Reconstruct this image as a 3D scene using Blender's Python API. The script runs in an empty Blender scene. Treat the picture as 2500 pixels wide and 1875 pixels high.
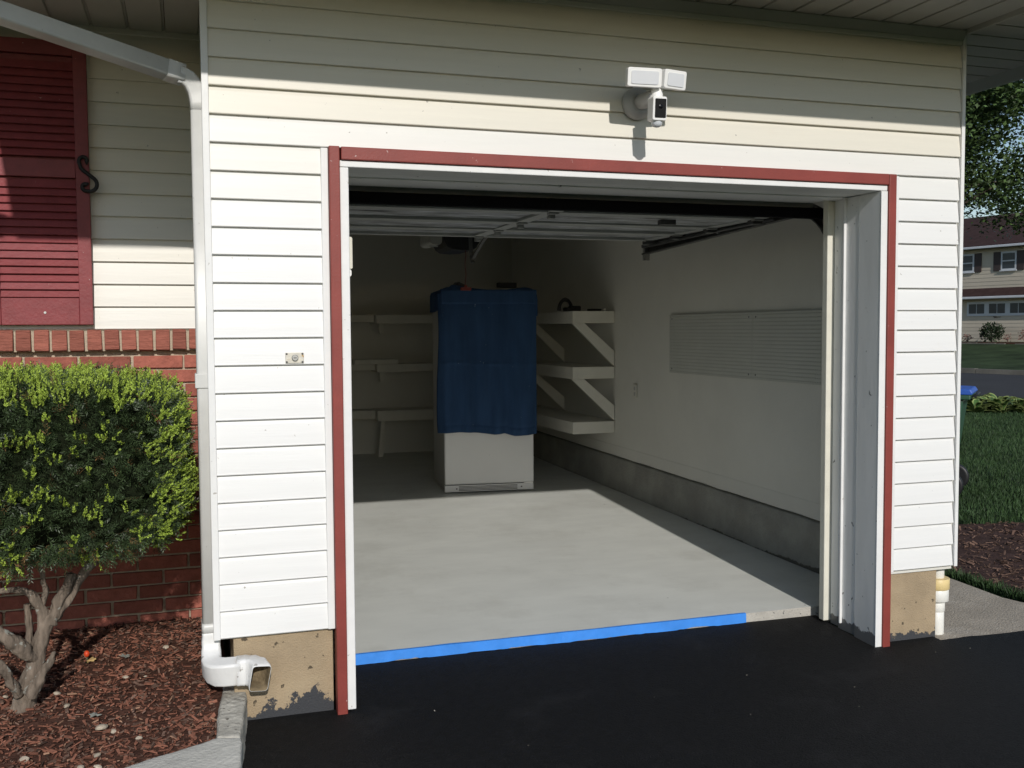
import bpy, bmesh, math, random
import numpy as np
from mathutils import Vector, Matrix, noise as mnoise
R = random.Random(7)
NR = np.random.RandomState(11)
sc = bpy.context.scene
COL = sc.collection

# ------------------------------------------------------------------ camera
cam = bpy.data.cameras.new('camera')
cam.sensor_width = 36.0
cam.lens = 35.242
cam.clip_start = 0.05
cam.clip_end = 2000
camo = bpy.data.objects.new('camera', cam)
camo.location = (-0.1153, -4.3028, 1.6282)
camo.rotation_euler = (1.51628486, 0.00607009, -0.31504172)
COL.objects.link(camo)
sc.camera = camo

# ------------------------------------------------------------------ sky, sun, exposure
SUN_DIR = Vector((0.065, 1.0, -0.50)).normalized()
w = bpy.data.worlds.new('World'); sc.world = w; w.use_nodes = True
nt = w.node_tree
bg = nt.nodes['Background']
sky = nt.nodes.new('ShaderNodeTexSky'); sky.sky_type = 'NISHITA'; sky.sun_disc = False
sky.sun_elevation = math.radians(26.5); sky.sun_rotation = math.radians(183.7)
sky.air_density = 1.0; sky.dust_density = 0.35; sky.ozone_density = 1.0
nt.links.new(sky.outputs[0], bg.inputs[0]); bg.inputs[1].default_value = 0.102
sl = bpy.data.lights.new('sun', 'SUN'); sl.energy = 3.2; sl.angle = math.radians(0.75); sl.color = (1.0, 0.955, 0.898)
so = bpy.data.objects.new('sun', sl); so.rotation_euler = SUN_DIR.to_track_quat('-Z', 'Y').to_euler()
so.location = (0, -10, 8); COL.objects.link(so)
vs = sc.view_settings
vs.view_transform = 'Standard'; vs.look = 'None'; vs.exposure = 0.0; vs.gamma = 1.0; vs.use_curve_mapping = False
sc.render.engine = 'CYCLES'
sc.cycles.use_denoising = True
sc.cycles.max_bounces = 10; sc.cycles.diffuse_bounces = 6; sc.cycles.glossy_bounces = 3
sc.cycles.sample_clamp_indirect = 6.0
sc.cycles.caustics_reflective = False; sc.cycles.caustics_refractive = False

# ------------------------------------------------------------------ materials
def mat(name, col, rough=0.5, var=0.06, scale=6.0, bump=0.0, bscale=80.0, spec=0.4, metal=0.0, rnd=0.0, island=0.0,
        obcol=False, stretch=None, speck=None, stain=None, streak=None):
    """col: base colour; var: cloudiness; bump: fine relief; rnd/island: per object / per piece variation;
    speck=(scale, threshold, colour): scattered dirt specks; stain=(top z, colour, ragged): a ragged splash up a wall foot."""
    m = bpy.data.materials.new(name); m.use_nodes = True
    t = m.node_tree; N = t.nodes; L = t.links
    b = N['Principled BSDF']
    b.inputs['Roughness'].default_value = rough
    b.inputs['Specular IOR Level'].default_value = spec
    b.inputs['Metallic'].default_value = metal
    geo = N.new('ShaderNodeNewGeometry')
    src = geo.outputs['Position']
    if stretch:
        mp = N.new('ShaderNodeMapping'); mp.inputs['Scale'].default_value = stretch
        L.new(src, mp.inputs['Vector']); src = mp.outputs[0]
    cur = None
    if obcol:
        oi = N.new('ShaderNodeObjectInfo'); cur = oi.outputs['Color']
    else:
        rgb = N.new('ShaderNodeRGB'); rgb.outputs[0].default_value = (*col, 1); cur = rgb.outputs[0]
    def value_scale(cur, fac_socket, lo, hi):
        mr = N.new('ShaderNodeMapRange'); mr.inputs['To Min'].default_value = lo; mr.inputs['To Max'].default_value = hi
        L.new(fac_socket, mr.inputs['Value'])
        hs = N.new('ShaderNodeHueSaturation'); L.new(cur, hs.inputs['Color']); L.new(mr.outputs[0], hs.inputs['Value'])
        return hs.outputs[0]
    if var:
        nz = N.new('ShaderNodeTexNoise'); nz.inputs['Scale'].default_value = scale; nz.inputs['Detail'].default_value = 6
        nz.inputs['Roughness'].default_value = 0.62
        L.new(src, nz.inputs['Vector'])
        mr = N.new('ShaderNodeMapRange'); mr.inputs['From Min'].default_value = 0.3; mr.inputs['From Max'].default_value = 0.7
        L.new(nz.outputs['Fac'], mr.inputs['Value'])
        cur = value_scale(cur, mr.outputs[0], 1 - var, 1 + var)
    if rnd:
        oi = N.new('ShaderNodeObjectInfo'); cur = value_scale(cur, oi.outputs['Random'], 1 - rnd, 1 + rnd)
    if island:
        cur = value_scale(cur, geo.outputs['Random Per Island'], 1 - island, 1 + island)
    def mix(cur, fac, colr):
        mx = N.new('ShaderNodeMix'); mx.data_type = 'RGBA'
        L.new(fac, mx.inputs['Factor']); L.new(cur, mx.inputs['A']); mx.inputs['B'].default_value = (*colr, 1)
        return mx.outputs['Result']
    if streak:
        sscale, thr, scol, amount = streak
        nz = N.new('ShaderNodeTexNoise'); nz.inputs['Scale'].default_value = sscale; nz.inputs['Detail'].default_value = 7
        nz.inputs['Roughness'].default_value = 0.7
        L.new(geo.outputs['Position'], nz.inputs['Vector'])
        mr = N.new('ShaderNodeMapRange'); mr.inputs['From Min'].default_value = thr; mr.inputs['From Max'].default_value = thr + 0.22
        mr.inputs['To Max'].default_value = amount
        L.new(nz.outputs['Fac'], mr.inputs['Value']); cur = mix(cur, mr.outputs[0], scol)
    if speck:
        sscale, thr, scol = speck
        nz = N.new('ShaderNodeTexNoise'); nz.inputs['Scale'].default_value = sscale; nz.inputs['Detail'].default_value = 3
        L.new(geo.outputs['Position'], nz.inputs['Vector'])
        mr = N.new('ShaderNodeMapRange'); mr.inputs['From Min'].default_value = thr; mr.inputs['From Max'].default_value = thr + 0.04
        L.new(nz.outputs['Fac'], mr.inputs['Value']); cur = mix(cur, mr.outputs[0], scol)
    if stain:
        top, scol, ragged = stain
        sx = N.new('ShaderNodeSeparateXYZ'); L.new(geo.outputs['Position'], sx.inputs[0])
        nz = N.new('ShaderNodeTexNoise'); nz.inputs['Scale'].default_value = 4.3; nz.inputs['Detail'].default_value = 9
        nz.inputs['Roughness'].default_value = 0.68
        L.new(geo.outputs['Position'], nz.inputs['Vector'])
        a = N.new('ShaderNodeMath'); a.operation = 'MULTIPLY_ADD'
        L.new(nz.outputs['Fac'], a.inputs[0]); a.inputs[1].default_value = ragged; a.inputs[2].default_value = top - ragged * 0.5
        g = N.new('ShaderNodeMath'); g.operation = 'SUBTRACT'; L.new(a.outputs[0], g.inputs[0]); L.new(sx.outputs['Z'], g.inputs[1])
        mr = N.new('ShaderNodeMapRange'); mr.inputs['From Min'].default_value = 0; mr.inputs['From Max'].default_value = 0.006
        L.new(g.outputs[0], mr.inputs['Value']); cur = mix(cur, mr.outputs[0], scol)
    L.new(cur, b.inputs['Base Color'])
    if bump:
        nz = N.new('ShaderNodeTexNoise'); nz.inputs['Scale'].default_value = bscale; nz.inputs['Detail'].default_value = 5
        L.new(src, nz.inputs['Vector'])
        bp = N.new('ShaderNodeBump'); bp.inputs['Strength'].default_value = bump; bp.inputs['Distance'].default_value = 0.01
        L.new(nz.outputs['Fac'], bp.inputs['Height']); L.new(bp.outputs[0], b.inputs['Normal'])
    return m

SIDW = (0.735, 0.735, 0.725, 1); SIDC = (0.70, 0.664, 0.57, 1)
m_siding = mat('vinyl_siding', (0.8, 0.8, 0.78), 0.42, 0.025, 3.0, 0.05, 14, 0.35, obcol=True, stretch=(0.6, 1, 12),
               speck=(46, 0.735, (0.36, 0.34, 0.31)), streak=(2.1, 0.60, (0.62, 0.58, 0.48), 0.35))
m_white = mat('white_paint', (0.74, 0.74, 0.73), 0.45, 0.04, 9, 0.06, 30, speck=(38, 0.72, (0.42, 0.4, 0.37)))
m_cream = mat('cream_paint', (0.68, 0.66, 0.57), 0.5, 0.06, 9, 0.06, 40)
m_jamb = mat('jamb_paint', (0.82, 0.82, 0.81), 0.4, 0.07, 5, 0.10, 30, stretch=(1, 1, 0.25), speck=(30, 0.71, (0.25, 0.25, 0.25)),
             stain=(0.045, (0.16, 0.16, 0.16), 0.22))
m_red = mat('red_paint', (0.228, 0.043, 0.034), 0.5, 0.13, 5, 0.12, 130, speck=(48, 0.745, (0.45, 0.30, 0.28)))
m_shut = mat('shutter_red', (0.225, 0.042, 0.046), 0.55, 0.14, 12, 0.2, 70, speck=(70, 0.75, (0.6, 0.45, 0.42)))
m_brick = mat('brick_clay', (0.33, 0.110, 0.080), 0.85, 0.20, 22, 0.55, 70, 0.2, rnd=0.20, speck=(34, 0.71, (0.16, 0.045, 0.03)))
m_brickr = mat('combed_brick_clay', (0.325, 0.115, 0.084), 0.85, 0.24, 12, 1.0, 40, 0.2, rnd=0.22, stretch=(0.5, 1, 4.5))
m_mortar = mat('mortar', (0.47, 0.39, 0.295), 0.9, 0.12, 30, 0.6, 120, 0.2)
m_found = mat('tan_stucco', (0.355, 0.275, 0.18), 0.9, 0.11, 7, 0.5, 150, 0.2, speck=(26, 0.665, (0.10, 0.08, 0.055)), streak=(6, 0.55, (0.42, 0.34, 0.225), 0.6),
              stain=(0.022, (0.055, 0.057, 0.062), 0.42))
m_blackblock = mat('black_block', (0.02, 0.02, 0.02), 0.8, 0.2, 10, 0.4, 60, 0.2)  # near-black, where the front foundation blocks are tan
m_floor = mat('grey_floor_paint', (0.665, 0.675, 0.635), 0.5, 0.06, 2.2, 0.10, 60, 0.35, streak=(1.5, 0.50, (0.47, 0.465, 0.42), 0.5), stretch=(1.0, 2.2, 1),
              speck=(14, 0.755, (0.2, 0.2, 0.19)))
m_slab = mat('raw_concrete', (0.42, 0.40, 0.36), 0.9, 0.16, 8, 0.6, 90, 0.2, speck=(40, 0.64, (0.1, 0.1, 0.1)))
m_kerb = mat('concrete_kerb', (0.52, 0.51, 0.465), 0.9, 0.12, 5, 0.5, 60, 0.2, speck=(50, 0.7, (0.2, 0.19, 0.17)))
m_kerb2 = mat('rough_stone', (0.46, 0.44, 0.385), 0.95, 0.2, 14, 1.0, 45, 0.2, speck=(45, 0.66, (0.18, 0.165, 0.14)))
m_path = mat('path_concrete', (0.36, 0.315, 0.255), 0.95, 0.16, 6, 0.8, 90, 0.15, speck=(60, 0.66, (0.58, 0.54, 0.47)), streak=(2.2, 0.52, (0.46, 0.42, 0.36), 0.7))
m_asph = mat('black_sealcoat', (0.0066, 0.0066, 0.0069), 0.78, 0.35, 26.0, 1.0, 120, 0.22, streak=(2.2, 0.56, (0.026, 0.026, 0.0275), 0.7), speck=(170, 0.67, (0.035, 0.035, 0.035)), stretch=(1, 1, 1))
m_street = mat('street_asphalt', (0.042, 0.042, 0.045), 0.9, 0.12, 0.5, 0.3, 20, 0.2)
m_curb = mat('street_kerb', (0.16, 0.15, 0.13), 0.9, 0.25, 1.2, 0, 1, 0.2)
m_lawn = mat('lawn_earth', (0.034, 0.052, 0.023), 0.95, 0.5, 0.9, 0.6, 14, 0.1)
m_grass = mat('grass_blades', (0.033, 0.064, 0.022), 0.6, 0.35, 0.8, 0, 1, 0.25, island=0.45)
m_mulch = mat('mulch_soil', (0.085, 0.042, 0.030), 0.95, 0.4, 22, 1.0, 60, 0.1)
m_chip = mat('red_mulch_chip', (0.205, 0.088, 0.058), 0.9, 0.22, 30, 0.4, 80, 0.15, island=0.48)
m_bark2 = mat('dark_mulch_chip', (0.13, 0.08, 0.06), 0.9, 0.22, 30, 0.4, 80, 0.15, island=0.6)
m_stone = mat('pale_stone', (0.42, 0.36, 0.28), 0.85, 0.18, 40, 0.3, 60, 0.2, rnd=0.25)
m_pink = mat('tan_wood_chip', (0.30, 0.175, 0.115), 0.85, 0.18, 40, 0.3, 60, 0.2, rnd=0.25, island=0.3)
m_alum = mat('white_aluminium', (0.56, 0.56, 0.54), 0.38, 0.06, 8, 0.05, 30, 0.5, speck=(30, 0.715, (0.36, 0.35, 0.33)))
m_soffit = mat('soffit_vinyl', (0.44, 0.43, 0.385), 0.5, 0.05, 3, 0.05, 20)
m_shingle = mat('roof_shingle', (0.07, 0.06, 0.055), 0.95, 0.3, 20, 0.6, 60, 0.1)
m_wall_in = mat('interior_paint', (0.66, 0.65, 0.60), 0.7, 0.05, 1.2, 0.12, 60, 0.25, streak=(1.4, 0.55, (0.60, 0.59, 0.545), 0.6))
m_plinth = mat('foundation_curb_concrete', (0.33, 0.325, 0.295), 0.9, 0.2, 3, 0.6, 60, 0.2, streak=(2.5, 0.5, (0.26, 0.25, 0.22), 0.7), stain=(0.09, (0.12, 0.115, 0.10), 0.10))
m_shelf = mat('shelf_paint', (0.66, 0.645, 0.58), 0.6, 0.05, 6, 0.1, 40)
m_peg = mat('pegboard_paint', (0.52, 0.525, 0.48), 0.65, 0.04, 4)
m_ceil = mat('ceiling_board', (0.50, 0.49, 0.46), 0.85, 0.1, 2)
m_black = mat('black_plastic', (0.012, 0.012, 0.014), 0.45, 0.1, 8)
m_gloss = mat('black_glass', (0.004, 0.004, 0.006), 0.25, 0, 1, spec=0.25)
m_rubber = mat('black_rubber', (0.005, 0.005, 0.007), 0.85, 0.1, 8, spec=0.08)
m_dirt = mat('dried_mud', (0.20, 0.155, 0.095), 0.9, 0.3, 30, 0.4, 60, 0.1)
m_steel = mat('galvanised_steel', (0.40, 0.40, 0.39), 0.42, 0.15, 10, 0.1, 40, metal=0.8)
m_dsteel = mat('dark_track_steel', (0.10, 0.10, 0.10), 0.5, 0.2, 10, metal=0.6)
m_door = mat('door_panel_paint', (0.40, 0.41, 0.40), 0.5, 0.05, 4, 0.05, 30)
m_foil = mat('foil_insulation', (0.40, 0.415, 0.44), 0.40, 0.85, 15, 1.0, 26, metal=0.35, stretch=(0.3, 1.1, 1))
m_fridge = mat('fridge_enamel', (0.74, 0.74, 0.735), 0.35, 0.02, 2, 0.05, 120, speck=(16, 0.76, (0.12, 0.12, 0.12)))
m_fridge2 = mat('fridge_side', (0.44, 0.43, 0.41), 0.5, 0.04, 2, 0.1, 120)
m_blue = mat('blue_canvas', (0.033, 0.074, 0.165), 0.9, 0.16, 3.5, 0.5, 130, 0.15, speck=(26, 0.73, (0.2, 0.27, 0.38)), stretch=(3, 3, 0.5))
m_tape = mat('painters_tape_blue', (0.048, 0.245, 0.74), 0.55, 0.10, 9, 0.25, 26, 0.3)
m_redp = mat('red_plastic', (0.17, 0.02, 0.016), 0.5, 0.1, 10)
m_lamp = mat('lamp_housing', (0.80, 0.80, 0.79), 0.35, 0.02, 6)
m_lens = mat('frosted_lens', (0.66, 0.68, 0.72), 0.18, 0.02, 6, spec=0.6)
m_grey = mat('grey_housing', (0.42, 0.42, 0.41), 0.4, 0.05, 6)
m_iron = mat('black_iron', (0.015, 0.014, 0.014), 0.6, 0.2, 20, 0.4, 60)
m_brass = mat('worn_plate', (0.62, 0.59, 0.52), 0.4, 0.1, 20, 0.1, 60, metal=0.3, speck=(60, 0.68, (0.45, 0.28, 0.10)))
m_pvc = mat('white_pvc', (0.78, 0.77, 0.72), 0.4, 0.04, 12)
m_pvcy = mat('yellowed_pvc', (0.72, 0.56, 0.27), 0.45, 0.06, 12)
m_needle = mat('yew_needle', (0.040, 0.062, 0.025), 0.45, 0.3, 5, 0, 1, 0.35, island=0.5)
m_brown = mat('dry_needle', (0.16, 0.095, 0.04), 0.7, 0.3, 5, 0, 1, 0.2, island=0.4)
m_shoot = mat('yew_shoot', (0.30, 0.40, 0.06), 0.5, 0.2, 9, 0, 1, 0.3, island=0.30)
m_core = mat('yew_dark_core', (0.012, 0.016, 0.008), 0.95, 0.4, 30, 0.5, 40, 0.05)  # near-black colour stands in for the shade between the needles
m_bark = mat('yew_bark', (0.165, 0.132, 0.104), 0.9, 0.55, 26, 1.0, 60, 0.15, stretch=(1, 1, 0.3), streak=(9, 0.60, (0.26, 0.10, 0.065), 0.6), speck=(28, 0.63, (0.29, 0.285, 0.25)))
m_leaf = mat('maple_leaf', (0.058, 0.095, 0.030), 0.5, 0.4, 0.35, 0, 1, 0.3, island=0.5)
m_tbark = mat('maple_bark', (0.09, 0.075, 0.06), 0.9, 0.3, 6, 0.8, 20, 0.1)
m_hosta = mat('hosta_leaf', (0.05, 0.10, 0.025), 0.5, 0.25, 6, 0, 1, 0.35, island=0.35)
m_hostae = mat('hosta_leaf_edge', (0.20, 0.25, 0.085), 0.5, 0.2, 6, 0, 1, 0.3, island=0.2)
m_bin = mat('green_bin_plastic', (0.030, 0.085, 0.052), 0.5, 0.08, 4, 0.05, 60)
m_lid = mat('blue_lid_plastic', (0.03, 0.10, 0.42), 0.45, 0.06, 4)
m_hwall = mat('tan_lap_siding', (0.52, 0.46, 0.37), 0.7, 0.05, 1.0, rnd=0.03)
m_hroof = mat('brown_shingles', (0.050, 0.030, 0.028), 0.95, 0.22, 4, 0.4, 9, 0.1)
m_hshut = mat('brown_shutter', (0.050, 0.036, 0.034), 0.6, 0.1, 4)
m_htrim = mat('house_trim', (0.55, 0.57, 0.60), 0.5, 0.05, 3)
m_glass = mat('window_glass', (0.03, 0.04, 0.055), 0.2, 0.2, 0.7, spec=0.4)
m_bushd = mat('dark_bush_leaf', (0.022, 0.036, 0.016), 0.6, 0.3, 1.5, 0, 1, 0.2, island=0.5)
m_bushp = mat('pink_bush_leaf', (0.22, 0.12, 0.10), 0.6, 0.3, 1.5, 0, 1, 0.2, island=0.5)
m_berry = mat('orange_red_bud', (0.60, 0.06, 0.015), 0.5, 0.1, 40)
m_dleaf = mat('dry_leaf', (0.44, 0.31, 0.13), 0.7, 0.2, 40, island=0.3)

# ------------------------------------------------------------------ mesh helpers
WLOC = {}
class MB:
    def __init__(s): s.v = []; s.f = []; s.mi = []; s.sm = []
    def add(s, vs, fs, mi=0, smooth=False):
        o = len(s.v); s.v += [tuple(p) for p in vs]
        for f in fs: s.f.append([i + o for i in f]); s.mi.append(mi); s.sm.append(smooth)
    def box(s, x0, x1, y0, y1, z0, z1, mi=0, M=None):
        v = [(x0,y0,z0),(x1,y0,z0),(x1,y1,z0),(x0,y1,z0),(x0,y0,z1),(x1,y0,z1),(x1,y1,z1),(x0,y1,z1)]
        if M is not None: v = [M @ Vector(p) for p in v]
        s.add(v, [(0,3,2,1),(4,5,6,7),(0,1,5,4),(1,2,6,5),(2,3,7,6),(3,0,4,7)], mi)
    def prism(s, poly, axis, a, b, mi=0, M=None, smooth=False):
        """poly in the two other axes (order x,y,z without axis), extruded from a to b along axis"""
        n = len(poly); vs = []
        for t in (a, b):
            for p in poly:
                q = {'x': (t, p[0], p[1]), 'y': (p[0], t, p[1]), 'z': (p[0], p[1], t)}[axis]
                vs.append(M @ Vector(q) if M is not None else q)
        fs = [tuple(range(n))[::-1], tuple(range(n, 2 * n))]
        s.add(vs, fs, mi)
        o = len(s.v) - 2 * n
        for i in range(n):
            j = (i + 1) % n
            s.f.append([o + i, o + j, o + n + j, o + n + i]); s.mi.append(mi); s.sm.append(smooth)
    def sweep(s, path, section, mi=0, smooth=True, scales=None, cap=True, up=None):
        P = [Vector(p) for p in path]; n = len(P); k = len(section)
        T = [((P[min(i + 1, n - 1)] - P[max(i - 1, 0)]).normalized()) for i in range(n)]
        u = Vector(up) if up else (Vector((0, 0, 1)) if abs(T[0].z) < 0.9 else Vector((0, 1, 0)))
        u = (u - T[0] * u.dot(T[0])).normalized()
        vs = []
        for i in range(n):
            u = (u - T[i] * u.dot(T[i])).normalized(); v = T[i].cross(u)
            sx, sy = (scales[i] if scales and isinstance(scales[i], tuple) else (scales[i], scales[i]) if scales else (1, 1))
            for a, b in section: vs.append(P[i] + v * (a * sx) + u * (b * sy))
        fs = []
        for i in range(n - 1):
            for j in range(k):
                fs.append((i * k + j, i * k + (j + 1) % k, (i + 1) * k + (j + 1) % k, (i + 1) * k + j))
        o = len(s.v); s.add(vs, fs, mi, smooth)
        if cap:
            s.f.append([o + j for j in range(k)][::-1]); s.mi.append(mi); s.sm.append(False)
            s.f.append([o + (n - 1) * k + j for j in range(k)]); s.mi.append(mi); s.sm.append(False)
    def tube(s, path, r, k=8, mi=0, cap=True, smooth=True):
        rr = r if isinstance(r, (list, tuple)) else [r] * len(path)
        sec = [(math.cos(2 * math.pi * j / k), math.sin(2 * math.pi * j / k)) for j in range(k)]
        s.sweep(path, sec, mi, smooth, [float(q) for q in rr], cap)
    def lathe(s, prof, c, axis='z', k=24, mi=0, smooth=True, cap=True):
        """prof: (radius, t) along axis from centre c"""
        vs = []; n = len(prof)
        for r, t in prof:
            for j in range(k):
                a = 2 * math.pi * j / k; p, q = r * math.cos(a), r * math.sin(a)
                d = {'z': (p, q, t), 'y': (p, t, -q), 'x': (t, p, q)}[axis]
                vs.append((c[0] + d[0], c[1] + d[1], c[2] + d[2]))
        fs = [(i * k + j, i * k + (j + 1) % k, (i + 1) * k + (j + 1) % k, (i + 1) * k + j) for i in range(n - 1) for j in range(k)]
        o = len(s.v); s.add(vs, fs, mi, smooth)
        if cap:
            s.f.append([o + j for j in range(k)][::-1]); s.mi.append(mi); s.sm.append(False)
            s.f.append([o + (n - 1) * k + j for j in range(k)]); s.mi.append(mi); s.sm.append(False)
    def rbox(s, x0, x1, y0, y1, z0, z1, r, axis='y', mi=0, M=None, k=5):
        """box with four edges along axis rounded by r"""
        a0, a1, b0, b1 = {'y': (x0, x1, z0, z1), 'z': (x0, x1, y0, y1), 'x': (y0, y1, z0, z1)}[axis]
        poly = []
        for cx, cy, st in ((a1 - r, b0 + r, -90), (a1 - r, b1 - r, 0), (a0 + r, b1 - r, 90), (a0 + r, b0 + r, 180)):
            for i in range(k + 1):
                an = math.radians(st + 90 * i / k); poly.append((cx + r * math.cos(an), cy + r * math.sin(an)))
        lo, hi = {'y': (y0, y1), 'z': (z0, z1), 'x': (x0, x1)}[axis]
        s.prism(poly, axis, lo, hi, mi, M, smooth=False)
    def mesh(s, name, origin=(0, 0, 0)):
        me = bpy.data.meshes.new(name)
        o = np.array(origin); va = np.array(s.v, float) - o if len(s.v) else np.zeros((0, 3))
        me.from_pydata(va.tolist(), [], s.f)
        me.polygons.foreach_set('material_index', s.mi); me.polygons.foreach_set('use_smooth', s.sm)
        me.update()
        return me
    def centre(s):
        a = np.array(s.v, float); return (a.min(0) + a.max(0)) / 2

def recalc(me):
    bm = bmesh.new(); bm.from_mesh(me); bmesh.ops.recalc_face_normals(bm, faces=bm.faces); bm.to_mesh(me); bm.free()

def link(name, me, loc, parent=None, col=None):
    o = bpy.data.objects.new(name, me); COL.objects.link(o)
    if parent is not None:
        o.parent = parent; o.location = Vector(loc) - Vector(WLOC[parent.name])
    else: o.location = loc
    WLOC[o.name] = Vector(loc)
    if col: o.color = col
    return o

def put(name, mb, mats, parent=None, bevel=0.0, seg=2, col=None, fix=True):
    c = mb.centre(); me = mb.mesh(name, c)
    for m in (mats if isinstance(mats, (list, tuple)) else [mats]): me.materials.append(m)
    if fix: recalc(me)
    o = link(name, me, c, parent, col)
    if bevel:
        b = o.modifiers.new('edge', 'BEVEL'); b.width = bevel; b.segments = seg; b.limit_method = 'ANGLE'; b.angle_limit = math.radians(50)
    return o

def tag(o, label, cat, group=None):
    o['label'] = label; o['category'] = cat
    if group: o['group'] = group
    return o
def thing(name, label, cat, loc=(0, 0, 0), group=None):
    o = bpy.data.objects.new(name, None); COL.objects.link(o); o.location = loc; o.empty_display_size = 0.1
    WLOC[o.name] = Vector(loc)
    return tag(o, label, cat, group)
def struct(o): o['kind'] = 'structure'; return o
def stuff(o): o['kind'] = 'stuff'; return o
def copy_tree(o, loc, label=None):
    c = o.copy(); COL.objects.link(c); c.location = loc; WLOC[c.name] = Vector(loc)
    if label: c['label'] = label
    for ch in o.children:
        d = ch.copy(); COL.objects.link(d); d.parent = c
        for g in ch.children:
            e = g.copy(); COL.objects.link(e); e.parent = d
    return c

CO = 0.1143            # siding course
Z0 = 2.40              # course line level with the top of the red door trim
FL = lambda y: 0.05 + 0.018 * (y - 0.5)       # sloping garage floor
def asph(y): return -0.03 + 0.015 * y if y < 0 else -0.03 + 0.06 * min(y, 0.5)

# ================================================================== THE SETTING: ground, street, lawns, driveway
# local street frame: q across the street, s along it
QN = Vector((0.97815, 0.20791, 0)); SD = Vector((-0.20791, 0.97815, 0))
P0 = Vector((39, 36.7, 0))
Q0 = P0.dot(QN)
def qs(q, s, z): 
    p = QN * q + SD * s; return (p.x, p.y, z)
mb = MB()
prof = [(-600, -0.07), (-20, -0.07), (21.45, -0.07), (21.6, -0.22), (33.4, -0.22), (33.5, -0.21), (33.52, 0.0), (36, 0.12), (44.2, 0.80), (45.9, 0.86), (80, 1.0), (800, 1.0)]
ss = [-700, -60, -10, 15, 28, 45, 90, 700]
vv = [qs(q, s, z) for q, z in prof for s in ss]
n = len(ss)
mb.add(vv, [(i * n + j, i * n + j + 1, (i + 1) * n + j + 1, (i + 1) * n + j) for i in range(len(prof) - 1) for j in range(n - 1)])
struct(put('ground', mb, m_lawn))
mb = MB(); mb.add([qs(21.6, -300, -0.15), qs(33.3, -300, -0.15), qs(33.3, 300, -0.15), qs(21.6, 300, -0.15)], [(0, 1, 2, 3)])
struct(put('street', mb, m_street))
mb = MB()
for i in range(60):
    s0 = -20 + i * 2.0
    mb.box(33.32, 33.53, s0, s0 + 1.97, -0.22, 0.02 + R.uniform(-.01, .01), 0, Matrix(((QN.x, SD.x, 0, 0), (QN.y, SD.y, 0, 0), (0, 0, 1, 0), (0, 0, 0, 1))))
struct(put('street_kerb', mb, m_curb))

# driveway: gently falling sheet, ramped up to the slab lip, ragged sealed edge
mb = MB()
ys = [-14, -9, -6, -4, -3, -2.2, -1.6, -1.2, -.9, -.6, -.4, -.25, -.15]
def frontedge(x):   # where the asphalt stops on the right of the garage
    return -0.028 - 0.03 * max(0, x - 3.66) + 0.012 * mnoise.noise(Vector((x * 9, 0, 3)))
def add_strip(x0, x1, ylist, nx, yend):
    rows = []
    for i in range(nx + 1):
        x = x0 + (x1 - x0) * i / nx
        yl = [y for y in ylist if y < yend(x) - 0.02] + [yend(x)]
        yl = ylist[:-1] + [max(ylist[-2] + .001, yend(x))]
        rows.append([(x, y, asph(y) + 0.004 * mnoise.noise(Vector((x * 3, y * 3, 1)))) for y in yl])
    k = len(rows[0]); o = [p for r in rows for p in r]
    mb.add(o, [(i * k + j, (i + 1) * k + j, (i + 1) * k + j + 1, i * k + j + 1) for i in range(nx) for j in range(k - 1)], 0, True)
    # skirt so that the sealed edge has thickness
    top = [r[-1] for r in rows]; low = [(p[0], p[1] + .002, p[2] - .05) for p in top]
    mb.add(top + low, [(i, i + 1, nx + 2 + i, nx + 1 + i) for i in range(nx)])
Y1 = ys + [0.0, 0.12, 0.25, 0.38, 0.50]
add_strip(0.56, 3.25, Y1 + [.5], 60, lambda x: 0.503)
Y2 = ys + [0.0, .03]
add_strip(0.085, 0.56, Y2 + [.05], 14, lambda x: 0.031)
add_strip(3.25, 3.66, Y2 + [.05], 12, lambda x: 0.031)
add_strip(3.66, 9.0, ys + [-.12], 110, frontedge)
mb2 = mb
xk = lambda y: 0.085 + 0.05 * (y + .1) if y > -.45 else 0.068 + 0.03 * (y + .45)
rows = []
for y in ys + [0.0, .03]:
    rows.append([(max(-9, min(.085, 0.05 + 0.02 * y)) if y > -1.4 else -6.0, y, asph(y)), (0.086, y, asph(y))])
k = 2; o = [p for r in rows for p in r]
mb.add(o, [(i * 2, i * 2 + 1, i * 2 + 3, i * 2 + 2) for i in range(len(rows) - 1)])
struct(put('driveway', mb, m_asph))

def on_drive(x, y): return x > .12 + .03 * (y < -.45) and y < -.06 - .04 * max(0, x - 3.6)
_m = mat('pale_grit', (0.26, 0.24, 0.21), .9, .2, 40, island=.5)
GRIT = lambda: chips('grit', 34, .005, _m, 31, thick=.003, region=(.12, 5.2, -3.0, -.06), zf=lambda x, y: asph(y) + .004, cond=on_drive)

# concrete path on the right side of the garage
mb = MB()
mb.prism([(3.62, -0.16), (5.6, -0.25), (5.2, 0.12), (4.66, 0.42), (4.63, 0.55), (4.67, 0.98), (4.72, 2.2), (4.76, 9.0), (3.70, 9.0), (3.66, 0.5)], 'z', -0.14, -0.036)
struct(put('path', mb, m_path, bevel=.006))

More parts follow.
